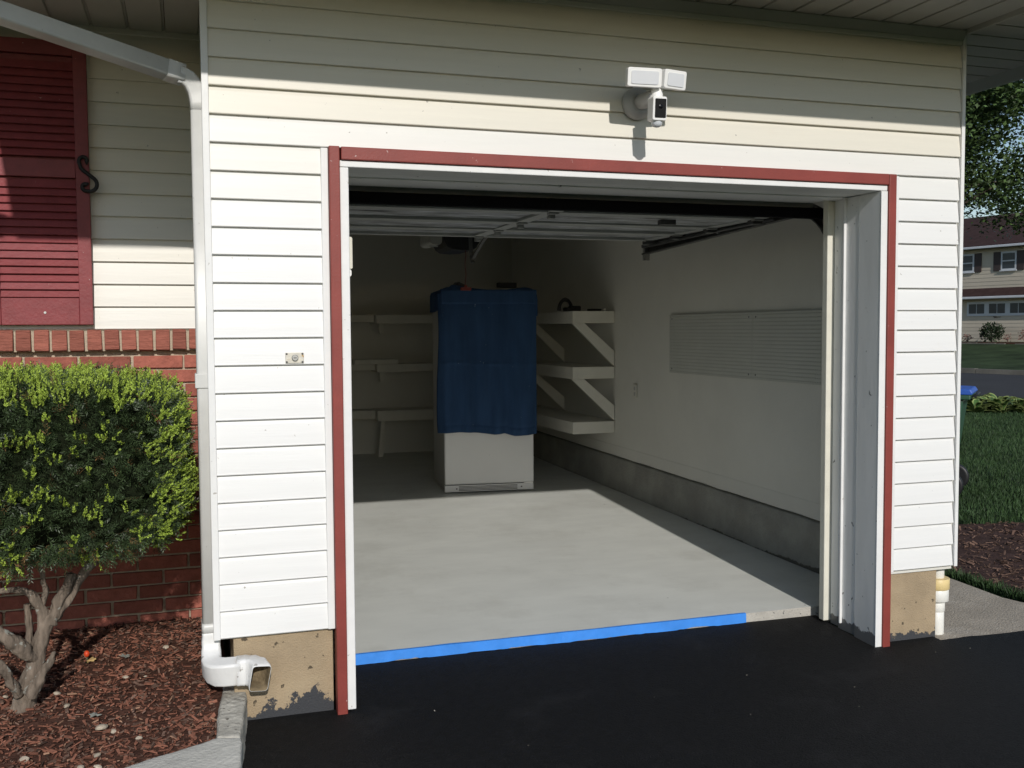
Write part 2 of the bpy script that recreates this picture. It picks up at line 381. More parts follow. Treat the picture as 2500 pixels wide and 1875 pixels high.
# ================================================================== MULCH BED (left) and kerb
def bedz(x, y): return 0.075 + 0.035 * max(0, min(1, (y + .2) / 1.4)) + 0.018 * mnoise.noise(Vector((x * 3.1, y * 3.1, 0))) + 0.008 * mnoise.noise(Vector((x * 14, y * 14, 2)))
def in_bed(x, y):
    if y > 1.19 or y < -1.6: return False
    if x > -.035 + 0.02 * max(0, y): return False
    # behind the kerb: line (-.04,-.44) -> (-.38,-.60) -> (-2.2,-1.45)
    lim = -.44 + (x + .04) * 0.47
    return y > lim - 0.03
mb = MB(); nx, ny = 70, 90
gx = np.linspace(-2.9, 0.03, nx); gy = np.linspace(-1.75, 1.23, ny)
vv = [(x, y, bedz(x, y)) for x in gx for y in gy]
fs = []
for i in range(nx - 1):
    for j in range(ny - 1):
        x, y = gx[i], gy[j]
        if y > -.50 + (x + .04) * 0.47 - .06: fs.append((i * ny + j, (i + 1) * ny + j, (i + 1) * ny + j + 1, i * ny + j + 1))
mb.add(vv, fs, 0, True)
struct(put('mulch_bed', mb, m_mulch))
def chips(name, count, size, mt, seed, thick=.004, rough_up=.35, region=None, zf=bedz, cond=in_bed):
    rr = random.Random(seed); mb = MB(); x0, x1, y0, y1 = region or (-2.0, 0.0, -1.2, 1.19); k = 0
    while k < count:
        x, y = rr.uniform(x0, x1), rr.uniform(y0, y1)
        if not cond(x, y): continue
        k += 1
        a = rr.random() * math.tau; l = size * rr.choice((.4, .6, .8, 1, 1.3, 1.9)); wd = l * rr.uniform(.14, .42); th = thick * rr.uniform(.5, 1.4)
        Mx = Matrix.Translation((x, y, zf(x, y) + rr.uniform(.0, .012))) @ Matrix.Rotation(a, 4, 'Z') @ Matrix.Rotation(rr.gauss(0, rough_up), 4, 'Y') @ Matrix.Rotation(rr.gauss(0, rough_up), 4, 'X')
        j = [rr.uniform(.6, 1.1) for _ in range(8)]
        v = [(-l/2*j[0], -wd/2*j[1], 0), (l/2*j[2], -wd/2*j[3], 0), (l/2*j[4], wd/2*j[5], 0), (-l/2*j[6], wd/2*j[7], 0)]
        v = v + [(p[0]*.92, p[1]*.9, th) for p in v]
        mb.add([Mx @ Vector(p) for p in v], [(0,3,2,1),(4,5,6,7),(0,1,5,4),(1,2,6,5),(2,3,7,6),(3,0,4,7)])
    return stuff(put(name, mb, mt, fix=False))
GRIT()
chips('mulch', 7500, .023, m_chip, 3)
chips('dark_mulch', 4200, .019, m_bark2, 4)
chips('wood_chips', 650, .020, m_pink, 5)

def pebble_mesh(name, seed, mt):
    rr = random.Random(seed); bm = bmesh.new(); bmesh.ops.create_icosphere(bm, subdivisions=2, radius=1)
    for v in bm.verts:
        d = 1 + .28 * mnoise.noise(v.co * 1.1 + Vector((seed, 0, 0))) ; v.co = Vector((v.co.x * d, v.co.y * d * .8, v.co.z * .5 * d))
    me = bpy.data.meshes.new(name); bm.to_mesh(me); bm.free(); me.materials.append(mt); return me
stones = [(-.61,.088,.022,'whitish stone beside the foot of the yew trunk'),(-.399,.386,.020,'pale rounded stone near the middle of the red mulch'),
          (-.317,.367,.011,'small white pebble beside a larger pale stone on the mulch'),(-.457,-.185,.034,'broad flat tan stone on the mulch near the kerb'),
          (-.414,-.21,.018,'small tan stone touching the broad flat one on the mulch'),(-.317,-.321,.020,'pinkish stone on the mulch near the concrete corner'),
          (-.456,-.422,.020,'grey stone close to the long edge of the concrete kerb'),(-.502,-.514,.021,'tan stone lowest in the mulch by the kerb edge'),
          (-.703,-.374,.026,'pale stone at the lower left of the mulch bed'),(-.443,-.534,.022,'orange tan stone at the kerb edge of the mulch'),
          (-.238,.726,.024,'pale tan stone on the mulch towards the downspout'),(-.865,.279,.017,'grey stone at the left foot of the yew trunk'),
          (-.665,.268,.022,'brown grey stone in the shade beside the yew trunk')]
pm = [pebble_mesh('stone', i, m_stone) for i in range(4)]
for i, (x, y, r, lb) in enumerate(stones):
    o = bpy.data.objects.new('stone', pm[i % 4]); COL.objects.link(o); o.location = (x, y, bedz(x, y) + r * .35 + .006); r *= .74; o.scale = (r, r, r); o.rotation_euler = (R.uniform(-.2, .2), R.uniform(-.2, .2), R.random() * 6)
    tag(o, lb, 'stone', 'pale stones lying on the mulch')
for (x, y, lb) in [(-.415, .641, 'grey green curled leaf lying on the mulch'), (-.492, -.043, 'grey lobed leaf on the mulch in front of the yew')]:
    mb = MB(); z = bedz(x, y) + .018
    pts = []
    for j in range(14):
        a = j / 14 * math.tau; r = .028 * (1 if j % 2 else .55) * R.uniform(.8, 1.1); pts.append((x + r * math.cos(a), y + r * math.sin(a), z + R.uniform(-.004, .008)))
    mb.add([(x, y, z)] + pts, [(0, 1 + j, 1 + (j + 1) % 14) for j in range(14)])
    o = put('fallen_leaf', mb, mat('grey_leaf', (0.25, 0.26, 0.23), .7, .1, 40)); sd = o.modifiers.new('thick', 'SOLIDIFY'); sd.thickness = .0015
    tag(o, lb, 'leaf', 'fallen leaves')
mb = MB(); x, y = -.58, .64; z = bedz(x, y)
mb.lathe([(.001, .058), (.009, .054), (.013, .044), (.011, .034), (.006, .028)], (x, y, z), k=12)
t = thing('flower_bud', 'small orange red bud on a short stem in the mulch', 'flower bud', (x, y, z))
put('bud', mb, m_berry, t)
mb = MB(); mb.tube([(x, y, z - .01), (x + .002, y, z + .03)], .003, 6); put('stem', mb, m_needle, t)
mb = MB(); 
for j in range(9):
    a = j * .7; mb.add([(x, y - .01, z + .012), (x + .04 * math.cos(a), y - .01 + .04 * math.sin(a), z + .014), (x + .04 * math.cos(a + .25), y - .01 + .04 * math.sin(a + .25), z + .02)], [(0, 1, 2)])
put('dry_leaves', mb, m_dleaf, t)

# kerb: rough block and long smooth slab
def kerb(name, poly, z0, z1, m, label, amp, fine):
    bm = bmesh.new(); vs = [bm.verts.new((p[0], p[1], z0)) for p in poly]; f = bm.faces.new(vs)
    r = bmesh.ops.extrude_face_region(bm, geom=[f])
    for v in [e for e in r['geom'] if isinstance(e, bmesh.types.BMVert)]: v.co.z = z1
    bmesh.ops.recalc_face_normals(bm, faces=bm.faces)
    bmesh.ops.bevel(bm, geom=list(bm.edges), offset=.012, segments=3, profile=.6, affect='EDGES')
    me = bpy.data.meshes.new(name); bm.to_mesh(me); bm.free(); me.materials.append(m)
    o = link(name, me, (0, 0, 0)); tag(o, label, 'kerb')
    rm = o.modifiers.new('even', 'REMESH'); rm.mode = 'VOXEL'; rm.voxel_size = .008; rm.use_smooth_shade = True
    sm = o.modifiers.new('soften', 'SMOOTH'); sm.iterations = 5; sm.factor = .5
    for size, st in ((.13, amp), (.022, fine)):
        tx = bpy.data.textures.new(name, 'CLOUDS'); tx.noise_scale = size; tx.noise_depth = 3
        d = o.modifiers.new('worn', 'DISPLACE'); d.texture = tx; d.strength = st; d.mid_level = .5; d.texture_coords = 'LOCAL'
    return o
kerb('kerb_block', [(0.005, .16), (.108, .165), (.098, -.02), (.052, -.452), (-.038, -.428), (-.022, -.15), (-.006, -.02)], -.08, .098, m_kerb2, 'rough weathered stone kerb block under the downspout elbow', .014, .005)
kerb('kerb_slab', [(-.040, -.436), (.054, -.460), (.036, -.75), (.02, -1.9), (-2.6, -2.6), (-2.7, -1.72), (-1.2, -.99), (-.38, -.605)], -.08, .100, m_kerb, 'long smooth grey concrete kerb slab edging the mulch bed', .010, .0025)

# ================================================================== GARAGE
garage = thing('garage', 'attached single garage with white vinyl siding, red door trim and an open doorway', 'garage', (1.9, 3.6, 0))
# floor slab (painted top, raw lip)
mb = MB()
mb.add([(0.1, .5, 0.05), (3.70, .5, 0.05), (3.70, 7.4, FL(7.4)), (.1, 7.4, FL(7.4)), (.1, .5, -.06), (3.70, .5, -.06), (3.70, 7.4, -.06), (.1, 7.4, -.06)],
       [(0, 1, 2, 3)], 0)
mb.add([(0.1, .5, 0.05), (3.70, .5, 0.05), (.1, .5, -.06), (3.70, .5, -.06)], [(0, 2, 3, 1)], 1)
fo = put('floor', mb, [m_floor, m_slab], None); struct(fo)

def board_mesh(L):
    mb = MB()
    pr = [(.0172, 0), (.0005, 0), (-.0012, .003), (-.0002, .008), (.0040, .045), (.0110, .095), (.0158, CO - .002), (.0158, CO + .006), (.0176, CO + .006), (.0176, .02)]
    mb.prism(pr, 'x', 0, L, smooth=False)
    me = mb.mesh('siding_board'); me.materials.append(m_siding); recalc(me); return me
def siding(parent, x0, x1, zs, ylip, colf, name='siding_board'):
    me = board_mesh(x1 - x0)
    for z in zs:
        o = link(name, me, (x0, ylip, z), parent, colf(z)); o.rotation_euler = (R.gauss(0, .0012), R.gauss(0, .0004), 0)
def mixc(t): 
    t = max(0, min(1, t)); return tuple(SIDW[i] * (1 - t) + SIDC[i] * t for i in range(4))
# front wall backing as one part, its boards as sub-parts
mb = MB(); Y0, Y1b = .018, .37
mb.box(.0, .500, Y0, Y1b, .335, Z0); mb.box(3.315, 3.760, Y0, Y1b, .335, Z0); mb.box(.0, 3.760, Y0, Y1b, Z0 + .001, 3.15)
front = put('front_wall', mb, m_wall_in, garage)
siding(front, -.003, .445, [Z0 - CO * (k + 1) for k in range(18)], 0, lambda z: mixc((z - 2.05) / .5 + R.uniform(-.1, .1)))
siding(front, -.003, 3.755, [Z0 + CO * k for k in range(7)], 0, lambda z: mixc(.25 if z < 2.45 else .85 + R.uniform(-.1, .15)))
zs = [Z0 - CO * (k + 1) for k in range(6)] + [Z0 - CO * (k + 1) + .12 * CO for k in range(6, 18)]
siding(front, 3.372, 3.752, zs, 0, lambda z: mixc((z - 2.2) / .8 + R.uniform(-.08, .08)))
# corner posts, channels, frieze
ZB = Z0 - 18 * CO
def trimbox(name, a, m, parent=garage, bev=.003, col=None): 
    mb = MB(); mb.box(*a); return put(name, mb, m, parent, bev, col=col)
trimbox('corner_post', (-.030, -.002, -.007, .055, ZB - .004, 3.14), m_white)
trimbox('corner_post', (3.757, 3.778, -.007, .06, ZB + .008, 3.14), m_white)
trimbox('channel_trim', (.444, .474, -.006, .017, ZB - .002, Z0 - .004), m_white)
trimbox('channel_trim', (3.338, 3.370, -.006, .017, ZB + .006, Z0 - .004), m_white)
mb = MB(); mb.prism([(-.03, 3.152), (-.012, 3.118), (-.006, 3.108), (.017, 3.108), (.017, 3.152)], 'x', -.002, 3.757); put('frieze_moulding', mb, m_soffit, garage)
# foundation
mb = MB(); mb.box(.05, .468, .031, .37, -.06, .334); put('foundation_block', mb, m_found, garage, .004)
mb = MB(); mb.box(3.336, 3.675, .031, .16, -.06, .334); put('foundation_block', mb, m_found, garage, .004)
mb = MB(); mb.box(.056, .095, .045, 7.4, -.06, .334); put('side_foundation', mb, m_blackblock, garage)
# side walls, back wall, ceiling
mb = MB(); mb.box(-.001, .1, .371, 7.5, .335, 3.15); put('left_wall', mb, m_wall_in, garage)
mb = MB(); mb.box(-.002, .03, .0565, 1.2, .336, 3.14); put('left_side_cladding', mb, m_soffit, garage)
mb = MB(); mb.box(3.700, 3.755, .371, 7.5, .47, 3.15); put('right_wall', mb, m_wall_in, garage)
mb = MB(); mb.box(3.756, 3.770, .062, 7.5, .345, 3.14); put('right_side_cladding', mb, m_white, garage)
mb = MB(); mb.box(.1, 3.70, 7.4, 7.5, -.05, 3.15); put('back_wall', mb, m_wall_in, garage)
mb = MB(); mb.box(.1, 3.70, .371, 7.4, 2.75, 2.80); put('ceiling', mb, m_ceil, garage)
# rough concrete foundation curb along the right wall
mb = MB(); n = 60; sec = []
for i in range(n + 1):
    y = .371 + (7.4 - .371) * i / n; zt = .385 + .013 * (y - 1); nz = lambda a: .006 * mnoise.noise(Vector((y * 5, a, 0)))
    sec.append([(3.745, y, zt - .004), (3.722 + nz(1), y, zt - .006 + nz(2)), (3.709 + nz(3), y, zt - .016), (3.708 + nz(4), y, .25), (3.700 + nz(5), y, FL(y) + .035), (3.682 + 2 * nz(6), y, FL(y) - .01), (3.755, y, FL(y) - .02)])
k = 7; mb.add([p for s_ in sec for p in s_], [(i * k + j, i * k + j + 1, (i + 1) * k + j + 1, (i + 1) * k + j) for i in range(n) for j in range(k - 1)], 0, True)
put('foundation_curb', mb, m_plinth, garage)
# the paint line foot of the right wall, slightly wavy
mb = MB(); sec = []
for i in range(n + 1):
    y = .371 + (7.4 - .371) * i / n; zt = .400 + .013 * (y - 1) + .007 * mnoise.noise(Vector((y * 4, 9, 0)))
    sec.append([(3.7005, y, .50 + .01 * y), (3.6975, y, .49 + .01 * y), (3.6960, y, zt), (3.74, y, zt + .004)])
k = 4; mb.add([p for s_ in sec for p in s_], [(i * k + j, i * k + j + 1, (i + 1) * k + j + 1, (i + 1) * k + j) for i in range(n) for j in range(k - 1)], 0, False)
put('wall_foot', mb, m_wall_in, garage)

# door trim and jambs
def wavy_bar(name, x0, x1, y0, y1, z0, z1, m, parent=garage, bev=.004, foot=None):
    mb = MB(); mb.box(x0, x1, y0, y1, z0, z1); return put(name, mb, m, parent, bev, 2)
wavy_bar('red_trim', .4755, .520, -.030, .030, -.055, Z0 + .002, m_red)
wavy_bar('red_trim', .5265, 3.2895, -.030, .030, 2.3465, Z0 + .001, m_red)
wavy_bar('red_trim', 3.291, 3.336, -.030, .030, -.055, Z0 + .001, m_red)
wavy_bar('door_jamb', .5215, .5585, -.016, .160, -.02, 2.3165, m_white)
wavy_bar('door_jamb', .5215, .560, .1615, .369, .0, 2.3165, m_jamb)
wavy_bar('door_jamb', 3.2525, 3.2895, -.016, .160, -.032, 2.3165, m_jamb)
wavy_bar('jamb_edge', 3.2515, 3.2895, -.019, -.0165, -.030, 2.3155, m_white, bev=.0008)
wavy_bar('door_jamb', 3.2545, 3.2895, .1615, .300, -.02, 2.3165, m_jamb)
wavy_bar('door_jamb', 3.2550, 3.2895, .3015, .369, -.01, 2.3165, m_jamb)
wavy_bar('weather_strip', 3.2380, 3.2540, .262, .274, .018, 2.315, m_white, bev=.003)
wavy_bar('weather_strip', .5610, .577, .285, .297, .018, 2.315, m_white, bev=.003)
wavy_bar('door_post', 3.213, 3.330, .371, .415, .005, 2.60, m_cream)
wavy_bar('door_post', .480, .598, .371, .415, .005, 2.60, m_cream)
wavy_bar('header_board', .5215, 3.2895, -.017, .150, 2.3175, 2.3450, m_white)
wavy_bar('header_board', .5215, 3.2895, .1515, .262, 2.3205, 2.3450, m_jamb)
wavy_bar('header_board', .5215, 3.2895, .2635, .369, 2.3130, 2.3450, m_jamb)
wavy_bar('header_board', .599, 3.212, .371, .512, 2.316, 2.60, m_jamb)
mb = MB(); mb.box(.5, 3.3, .371, .40, 2.602, 2.75); put('header_wall', mb, m_wall_in, garage)
# inner returns of the front wall
mb = MB(); mb.box(.101, .479, .372, .40, -.05, 2.75); put('front_return', mb, m_wall_in, garage)
mb = MB(); mb.box(3.331, 3.699, .372, .40, -.05, 2.75); put('front_return', mb, m_wall_in, garage)
mb = MB(); mb.box(.1, .47, .3705, .3715, -.06, .2); put('sill_plate', mb, m_wall_in, garage)

# soffit boards (run square to the wall), fascia, roof
EO, EL, ER = -.83, -1.00, 4.60
def soff(x0, y0, y1, wd, z=3.155, horiz=False):
    mb = MB()
    if not horiz:
        pr = [(x0, z), (x0 + wd - .018, z), (x0 + wd - .012, z + .010), (x0 + wd - .004, z + .010), (x0 + wd - .004, z + .016), (x0, z + .016)]
        mb.prism(pr, 'y', y0, y1)
    else:
        pr = [(y0, z), (y1 - .018, z), (y1 - .012, z + .010), (y1 - .004, z + .010), (y1 - .004, z + .016), (y0, z + .016)]
        mb.prism(pr, 'x', x0, wd)
    return put('soffit_board', mb, m_soffit, garage)
x = 3.757
while x > .02:
    x -= .172; soff(x, EO, .016, .172)
x = -.002
for i in range(6):
    x -= .172; soff(x, EO, 1.199, .172)
y = EO
while y < 3.4:
    soff(3.776, y, y + .172, ER, horiz=True); y += .172
mb = MB(); mb.box(3.757, 3.775, EO, .0, 3.135, 3.170); put('soffit_divider', mb, m_soffit, garage)
mb = MB(); mb.box(EL - .02, ER + .02, EO - .02, EO - .001, 3.09, 3.29); put('fascia', mb, m_soffit, garage)
mb = MB(); mb.box(ER + .001, ER + .02, EO, 8.3, 3.085, 3.29); put('fascia', mb, m_soffit, garage)
mb = MB(); mb.box(EL - .02, EL, EO, .38, 3.09, 3.29); put('fascia', mb, m_soffit, garage)
mb = MB()
a = [(EL - .021, EO - .03, 3.295), (ER + .03, EO - .03, 3.295), (ER + .03, 8.4, 3.295), (EL - .021, 8.4, 3.295)]
b_ = [(1.75, 2.1, 4.35), (1.82, 5.3, 4.35)]
mb.add(a + b_, [(0, 1, 4), (1, 2, 5, 4), (2, 3, 5), (3, 0, 4, 5), (0, 3, 2, 1)]); put('roof', mb, m_shingle, garage)

# ================================================================== HOUSE WING on the left
wing = thing('house_wing', 'recessed house wall with cream siding above red brick, left of the garage', 'house', (-1.6, 1.3, 0))
WB = 1.642
mb = MB(); mb.box(-4.5, -.003, 1.218, 1.50, WB - .005, 3.154); wb = put('upper_wall', mb, m_white, wing)
me = board_mesh(4.4)
for k in range(14):
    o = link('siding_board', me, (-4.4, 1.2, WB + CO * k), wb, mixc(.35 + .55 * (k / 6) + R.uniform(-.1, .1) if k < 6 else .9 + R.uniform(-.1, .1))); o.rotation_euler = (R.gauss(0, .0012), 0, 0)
mb = MB(); mb.box(-4.5, -.003, 1.228, 1.50, -.06, WB - .006); bw = put('brick_wall', mb, m_mortar, wing)
def brick_mesh(L, H, D, seed, mt):
    bm = bmesh.new(); bmesh.ops.create_cube(bm, size=1)
    for v in bm.verts: v.co = Vector((v.co.x * L, v.co.y * D, v.co.z * H)) + Vector((R.uniform(-.0016, .0016), 0, R.uniform(-.0016, .0016)))
    bmesh.ops.bevel(bm, geom=list(bm.edges), offset=.003, segments=1, affect='EDGES')
    me = bpy.data.meshes.new('brick'); bm.to_mesh(me); bm.free(); me.materials.append(mt); return me
bms = [brick_mesh(.2415, .0635, .06, i, m_brick) for i in range(4)]
hbm = [brick_mesh(.116, .0635, .06, i, m_brick) for i in range(2)]
rbm = [brick_mesh(.0685, .103, .075, i, m_brickr) for i in range(4)]
zc = 1.4715; row = 0
while zc > 0.05:
    off = -.124 if row % 2 == 0 else -.242
    xr = -.004
    x = off + .0
    if row % 2 == 0:
        o = link('brick', R.choice(hbm), (off + .062, 1.238 + R.uniform(-.0015, .0015), zc), bw)
    for j in range(8 if row < 19 else 6):
        xc = (-.251 if row % 2 == 0 else -.125) - .254 * j
        o = link('brick', R.choice(bms), (xc, 1.238 + R.uniform(-.002, .002), zc + R.uniform(-.001, .001)), bw); o.rotation_euler = (0, R.gauss(0, .002), R.gauss(0, .002))
    zc -= .0752; row += 1
for j in range(30):
    o = link('brick', R.choice(rbm), (-.062 - .0815 * j, 1.206 + R.uniform(-.003, .003), 1.583 + R.uniform(-.002, .002)), bw); o.rotation_euler = (math.radians(-7), R.gauss(0, .006), R.gauss(0, .01))
mb = MB(); mb.box(-4.4, -.003, 1.190, 1.228, 1.530, 1.633); put('sill_mortar', mb, m_mortar, wing)
x = -1.034
for i in range(10):
    x -= .172
    mb = MB(); z = 3.155; pr = [(x, z), (x + .154, z), (x + .160, z + .010), (x + .168, z + .010), (x + .168, z + .016), (x, z + .016)]
    mb.prism(pr, 'y', .38, 1.199); put('soffit_board', mb, m_soffit, wing)
mb = MB(); mb.box(-4.4, EL - .021, .36, .379, 3.09, 3.29); put('fascia', mb, m_soffit, wing)
mb = MB(); mb.add([(-4.6, .30, 3.296), (-1.06, .30, 3.296), (-1.06, 4, 4.8), (-4.6, 4, 4.8), (-4.6, .30, 3.25), (-1.06, .30, 3.25), (-1.06, 4, 4.75), (-4.6, 4, 4.75)], [(0, 1, 2, 3), (7, 6, 5, 4), (0, 4, 5, 1), (1, 5, 6, 2), (2, 6, 7, 3), (3, 7, 4, 0)]); put('roof', mb, m_shingle, wing)

# shutter with louvres
sh = thing('shutter', 'dark red louvred wooden shutter on the siding left of the downspout', 'shutter', (-.79, 1.18, 1.664))
SX0, SX1 = -1.032, -.552
def sbox(name, a, bev=.003): 
    mb = MB(); mb.box(*a); return put(name, mb, m_shut, sh, bev)
sbox('stile', (SX0, SX0 + .062, 1.150, 1.190, 1.664, 3.06)); sbox('stile', (SX1 - .062, SX1, 1.150, 1.190, 1.664, 3.06))
sbox('rail', (SX0 + .0625, SX1 - .0625, 1.153, 1.189, 1.664, 1.797)); sbox('rail', (SX0 + .0625, SX1 - .0625, 1.153, 1.189, 2.392, 2.480)); sbox('rail', (SX0 + .0625, SX1 - .0625, 1.153, 1.189, 2.99, 3.06))
mb = MB(); mb.box(SX0 + .063, SX1 - .063, 1.184, 1.188, 1.798, 2.989); put('back_panel', mb, m_shut, sh)
mb = MB(); Ls = SX1 - SX0 - .125
mb.prism([(-.002, 0), (-.0055, .003), (.014, .043), (.018, .041)], 'x', -Ls / 2, Ls / 2)
sme = mb.mesh('slat'); sme.materials.append(m_shut); recalc(sme)
z = 1.800
while z < 2.95:
    if not (2.355 < z < 2.478):
        o = link('slat', sme, ((SX0 + SX1) / 2, 1.160, z), sh); o.rotation_euler = (R.gauss(0, .03), R.gauss(0, .0015), 0)
    z += .0385
mb = MB(); mb.lathe([(.006, -.003), (.006, 0), (.004, .001)], (-.772, 1.152, 1.725), 'y', 12); put('screw', mb, m_steel, sh)

# S shaped holdback
pts = []
def arc(cx, cz, r0, r1, a0, a1, n):
    return [(cx + (r0 + (r1 - r0) * i / n) * math.cos(math.radians(a0 + (a1 - a0) * i / n)), 1.135, cz + (r0 + (r1 - r0) * i / n) * math.sin(math.radians(a0 + (a1 - a0) * i / n))) for i in range(n + 1)]
p1 = arc(-.572, 2.476, .010, .026, -60, 215, 16)
p2 = [(-.588, 1.135, 2.440), (-.572, 1.135, 2.424), (-.550, 1.135, 2.408)]
p3 = arc(-.551, 2.362, .036, .036, 52, -80, 10)
p4 = arc(-.566, 2.350, .022, .010, -100, -310, 12)
path = p1 + p2 + p3 + p4
mb = MB(); rr = [.0095] * len(path); rr[0] = rr[-1] = .013; rr[1] = rr[-2] = .012
mb.tube(path, rr, 8); hb = thing('shutter_holdback', 'black wrought iron S shaped holdback at the shutter edge', 'holdback', (-.555, 1.14, 2.41))
put('scroll', mb, m_iron, hb)
mb = MB(); mb.tube([(-.558, 1.20, 2.412), (-.558, 1.135, 2.412)], .008, 8); put('pivot_pin', mb, m_iron, hb)

# ================================================================== DOWNSPOUT
def ds_section(w_, h_, ripple=True):
    pts = []; r = .012; k = 4
    for cx, cy, st in ((w_/2 - r, -h_/2 + r, -90), (w_/2 - r, h_/2 - r, 0), (-w_/2 + r, h_/2 - r, 90), (-w_/2 + r, -h_/2 + r, 180)):
        for i in range(k + 1):
            an = math.radians(st + 90 * i / k); pts.append((cx + r * math.cos(an), cy + r * math.sin(an)))
    out = []
    for i in range(len(pts)):
        a, b = pts[i], pts[(i + 1) % len(pts)]; out.append(a)
        d = math.hypot(b[0] - a[0], b[1] - a[1])
        if d > .03 and ripple:
            m = 8; nx_, ny_ = (b[1] - a[1]) / d, -(b[0] - a[0]) / d
            for q in range(1, m):
                t_ = q / m; off = -.0018 if q % 2 else .0004
                out.append((a[0] + (b[0] - a[0]) * t_ + nx_ * off, a[1] + (b[1] - a[1]) * t_ + ny_ * off))
    return out
dsp = thing('downspout', 'white ribbed aluminium downspout running down the garage corner to a curved outlet', 'downspout', (-.042, .09, 1.2))
sec = ds_section(.066, .098); sec_smooth = ds_section(.066, .098, False)
DX, DY = -.040, .090
def piece(name, path, scales=None, grow=1.0, m=m_alum, up=(0, 1, 0), cap=True, par=None):
    mb = MB(); mb.sweep(path, [(a * grow, b * grow) for a, b in sec], 0, True, scales, cap, up); return put(name, mb, m, par or dsp)
piece('pipe', [(DX, DY, .40), (DX, DY, 1.4), (DX, DY, 2.545)])
piece('pipe', [(DX - .001, DY, .40), (DX - .001, DY, .36)], grow=1.05)
mb = MB(); mb.box(DX - .040, DX + .036, DY - .055, DY + .055, 1.392, 1.452); put('strap', mb, m_alum, dsp, .003)
# upper elbow, crimped
D = Vector((-.675, -.24, .135)).normalized()
P1 = Vector((DX, DY, 2.70)); path = []
for i in range(9):
    t_ = i / 8; a = Vector((DX, DY, 2.535)); b = Vector((DX, DY, 2.668)); c = Vector((DX, DY, 2.662)) + D * .085
    path.append((1 - t_) ** 2 * a + 2 * t_ * (1 - t_) * b + t_ * t_ * c)
piece('elbow', path, [(1.04 - .04 * (i % 2), (1 - .26 * i / 8) * (1.04 - .04 * (i % 2))) for i in range(9)])
E1 = path[-1]
piece('collar', [E1 - D * .02, E1 + D * .05], [(1.05, .78)] * 2, up=(0, .2, 1))
piece('sloping_pipe', [E1 + D * .01, E1 + D * .5, E1 + D * 1.02], [(1.0, .74)] * 3, up=(0, .2, 1))
G1 = E1 + D * 1.02
piece('upper_elbow', [G1 - D * .02, G1 + D * .05 + Vector((0, 0, .02)), G1 + D * .08 + Vector((0, 0, .09)), G1 + D * .09 + Vector((0, 0, .26))], grow=1.04, up=(0, .2, 1))
# bottom elbow and outlet
m_alum2 = mat('clean_white_aluminium', (0.72, 0.72, 0.71), 0.4, 0.08, 9, 0.1, 40, 0.5, speck=(34, 0.68, (0.36, 0.35, 0.33)))
low = [(DX, DY, .372), (DX, DY, .345), (DX, DY - .001, .318), (DX, DY - .005, .290), (DX, DY - .018, .262), (DX, DY - .040, .238), (DX + .002, DY - .066, .222), (DX + .010, DY - .094, .2145), (DX + .026, DY - .116, .213), (DX + .050, DY - .127, .213), (DX + .080, DY - .129, .213), (DX + .112, DY - .129, .213)]
piece('lower_elbow', low, [(1.10, 1.0), (1.06, .96), (1.16, 1.0), (1.14, .97), (1.22, 1.02), (1.24, .99), (1.26, 1.03), (1.24, 1.02), (1.22, 1.06), (1.15, 1.06), (1.12, 1.07), (1.12, 1.07)], m=m_alum2)
mb = MB()
out_path = [(DX + .098, DY - .129, .213), (DX + .118, DY - .1295, .213), (DX + .132, DY - .131, .213), (DX + .145, DY - .134, .213), (DX + .157, DY - .140, .2125), (DX + .168, DY - .150, .2115), (DX + .177, DY - .163, .210), (DX + .183, DY - .178, .207), (DX + .186, DY - .194, .203), (DX + .1875, DY - .212, .197)]
scl = [(1.20, 1.14), (1.20, 1.14), (1.24, 1.17), (1.17, 1.11), (1.24, 1.18), (1.15, 1.12), (1.22, 1.20), (1.13, 1.15), (1.18, 1.24), (1.17, 1.26)]
mb.sweep(out_path, sec_smooth, 0, True, scl, cap=False, up=(0, 0, -1))
o = put('outlet_elbow', mb, [m_alum2, m_dirt], dsp); s_ = o.modifiers.new('wall', 'SOLIDIFY'); s_.thickness = .0018; s_.offset = -1; s_.material_offset = 1

# ================================================================== FLOODLIGHT CAMERA
fl = thing('floodlight_camera', 'white twin floodlight with a security camera on the siding above the garage door', 'floodlight', (1.905, 0, 2.67))
mb = MB(); mb.lathe([(.074, .004), (.075, -.012), (.068, -.030), (.052, -.044), (.046, -.048)], (1.902, 0, 2.668), 'y', 32); put('base', mb, m_grey, fl)
mb = MB(); mb.tube([(1.903, -.04, 2.668), (1.905, -.10, 2.666), (1.910, -.190, 2.668)], [.036, .034, .028], 16); put('arm', mb, m_grey, fl)
mb = MB(); mb.lathe([(.027, -.055), (.027, .035), (.022, .042)], (1.912, -.190, 2.652), 'z', 20); put('stem', mb, m_lamp, fl)
LZ = 2.731
def head(x0, x1, yaw, name='lamp_head'):
    Mx = Matrix.Translation(((x0 + x1) / 2, -.225, LZ)) @ Matrix.Rotation(yaw, 4, 'Z') @ Matrix.Rotation(math.radians(8), 4, 'X')
    w2 = (x1 - x0) / 2
    mb = MB(); mb.rbox(-w2, w2, -.014, .022, -.041, .041, .010, 'y', 0, Mx); h = put(name, mb, m_lamp, fl, .003)
    mb = MB(); mb.rbox(-w2 + .016, w2 - .016, -.0175, -.0145, -.029, .027, .008, 'y', 0, Mx); put('lens', mb, m_lens, h)
    mb = MB(); mb.rbox(-w2 + .02, w2 - .02, .0225, .045, -.028, .028, .008, 'y', 0, Mx); put('heat_sink', mb, m_lamp, h)
head(1.752, 1.911, math.radians(-5)); head(1.916, 2.038, math.radians(12))
Mx = Matrix.Translation((1.899, -.218, 2.600)) @ Matrix.Rotation(math.radians(-4), 4, 'Z') @ Matrix.Rotation(math.radians(5), 4, 'X')
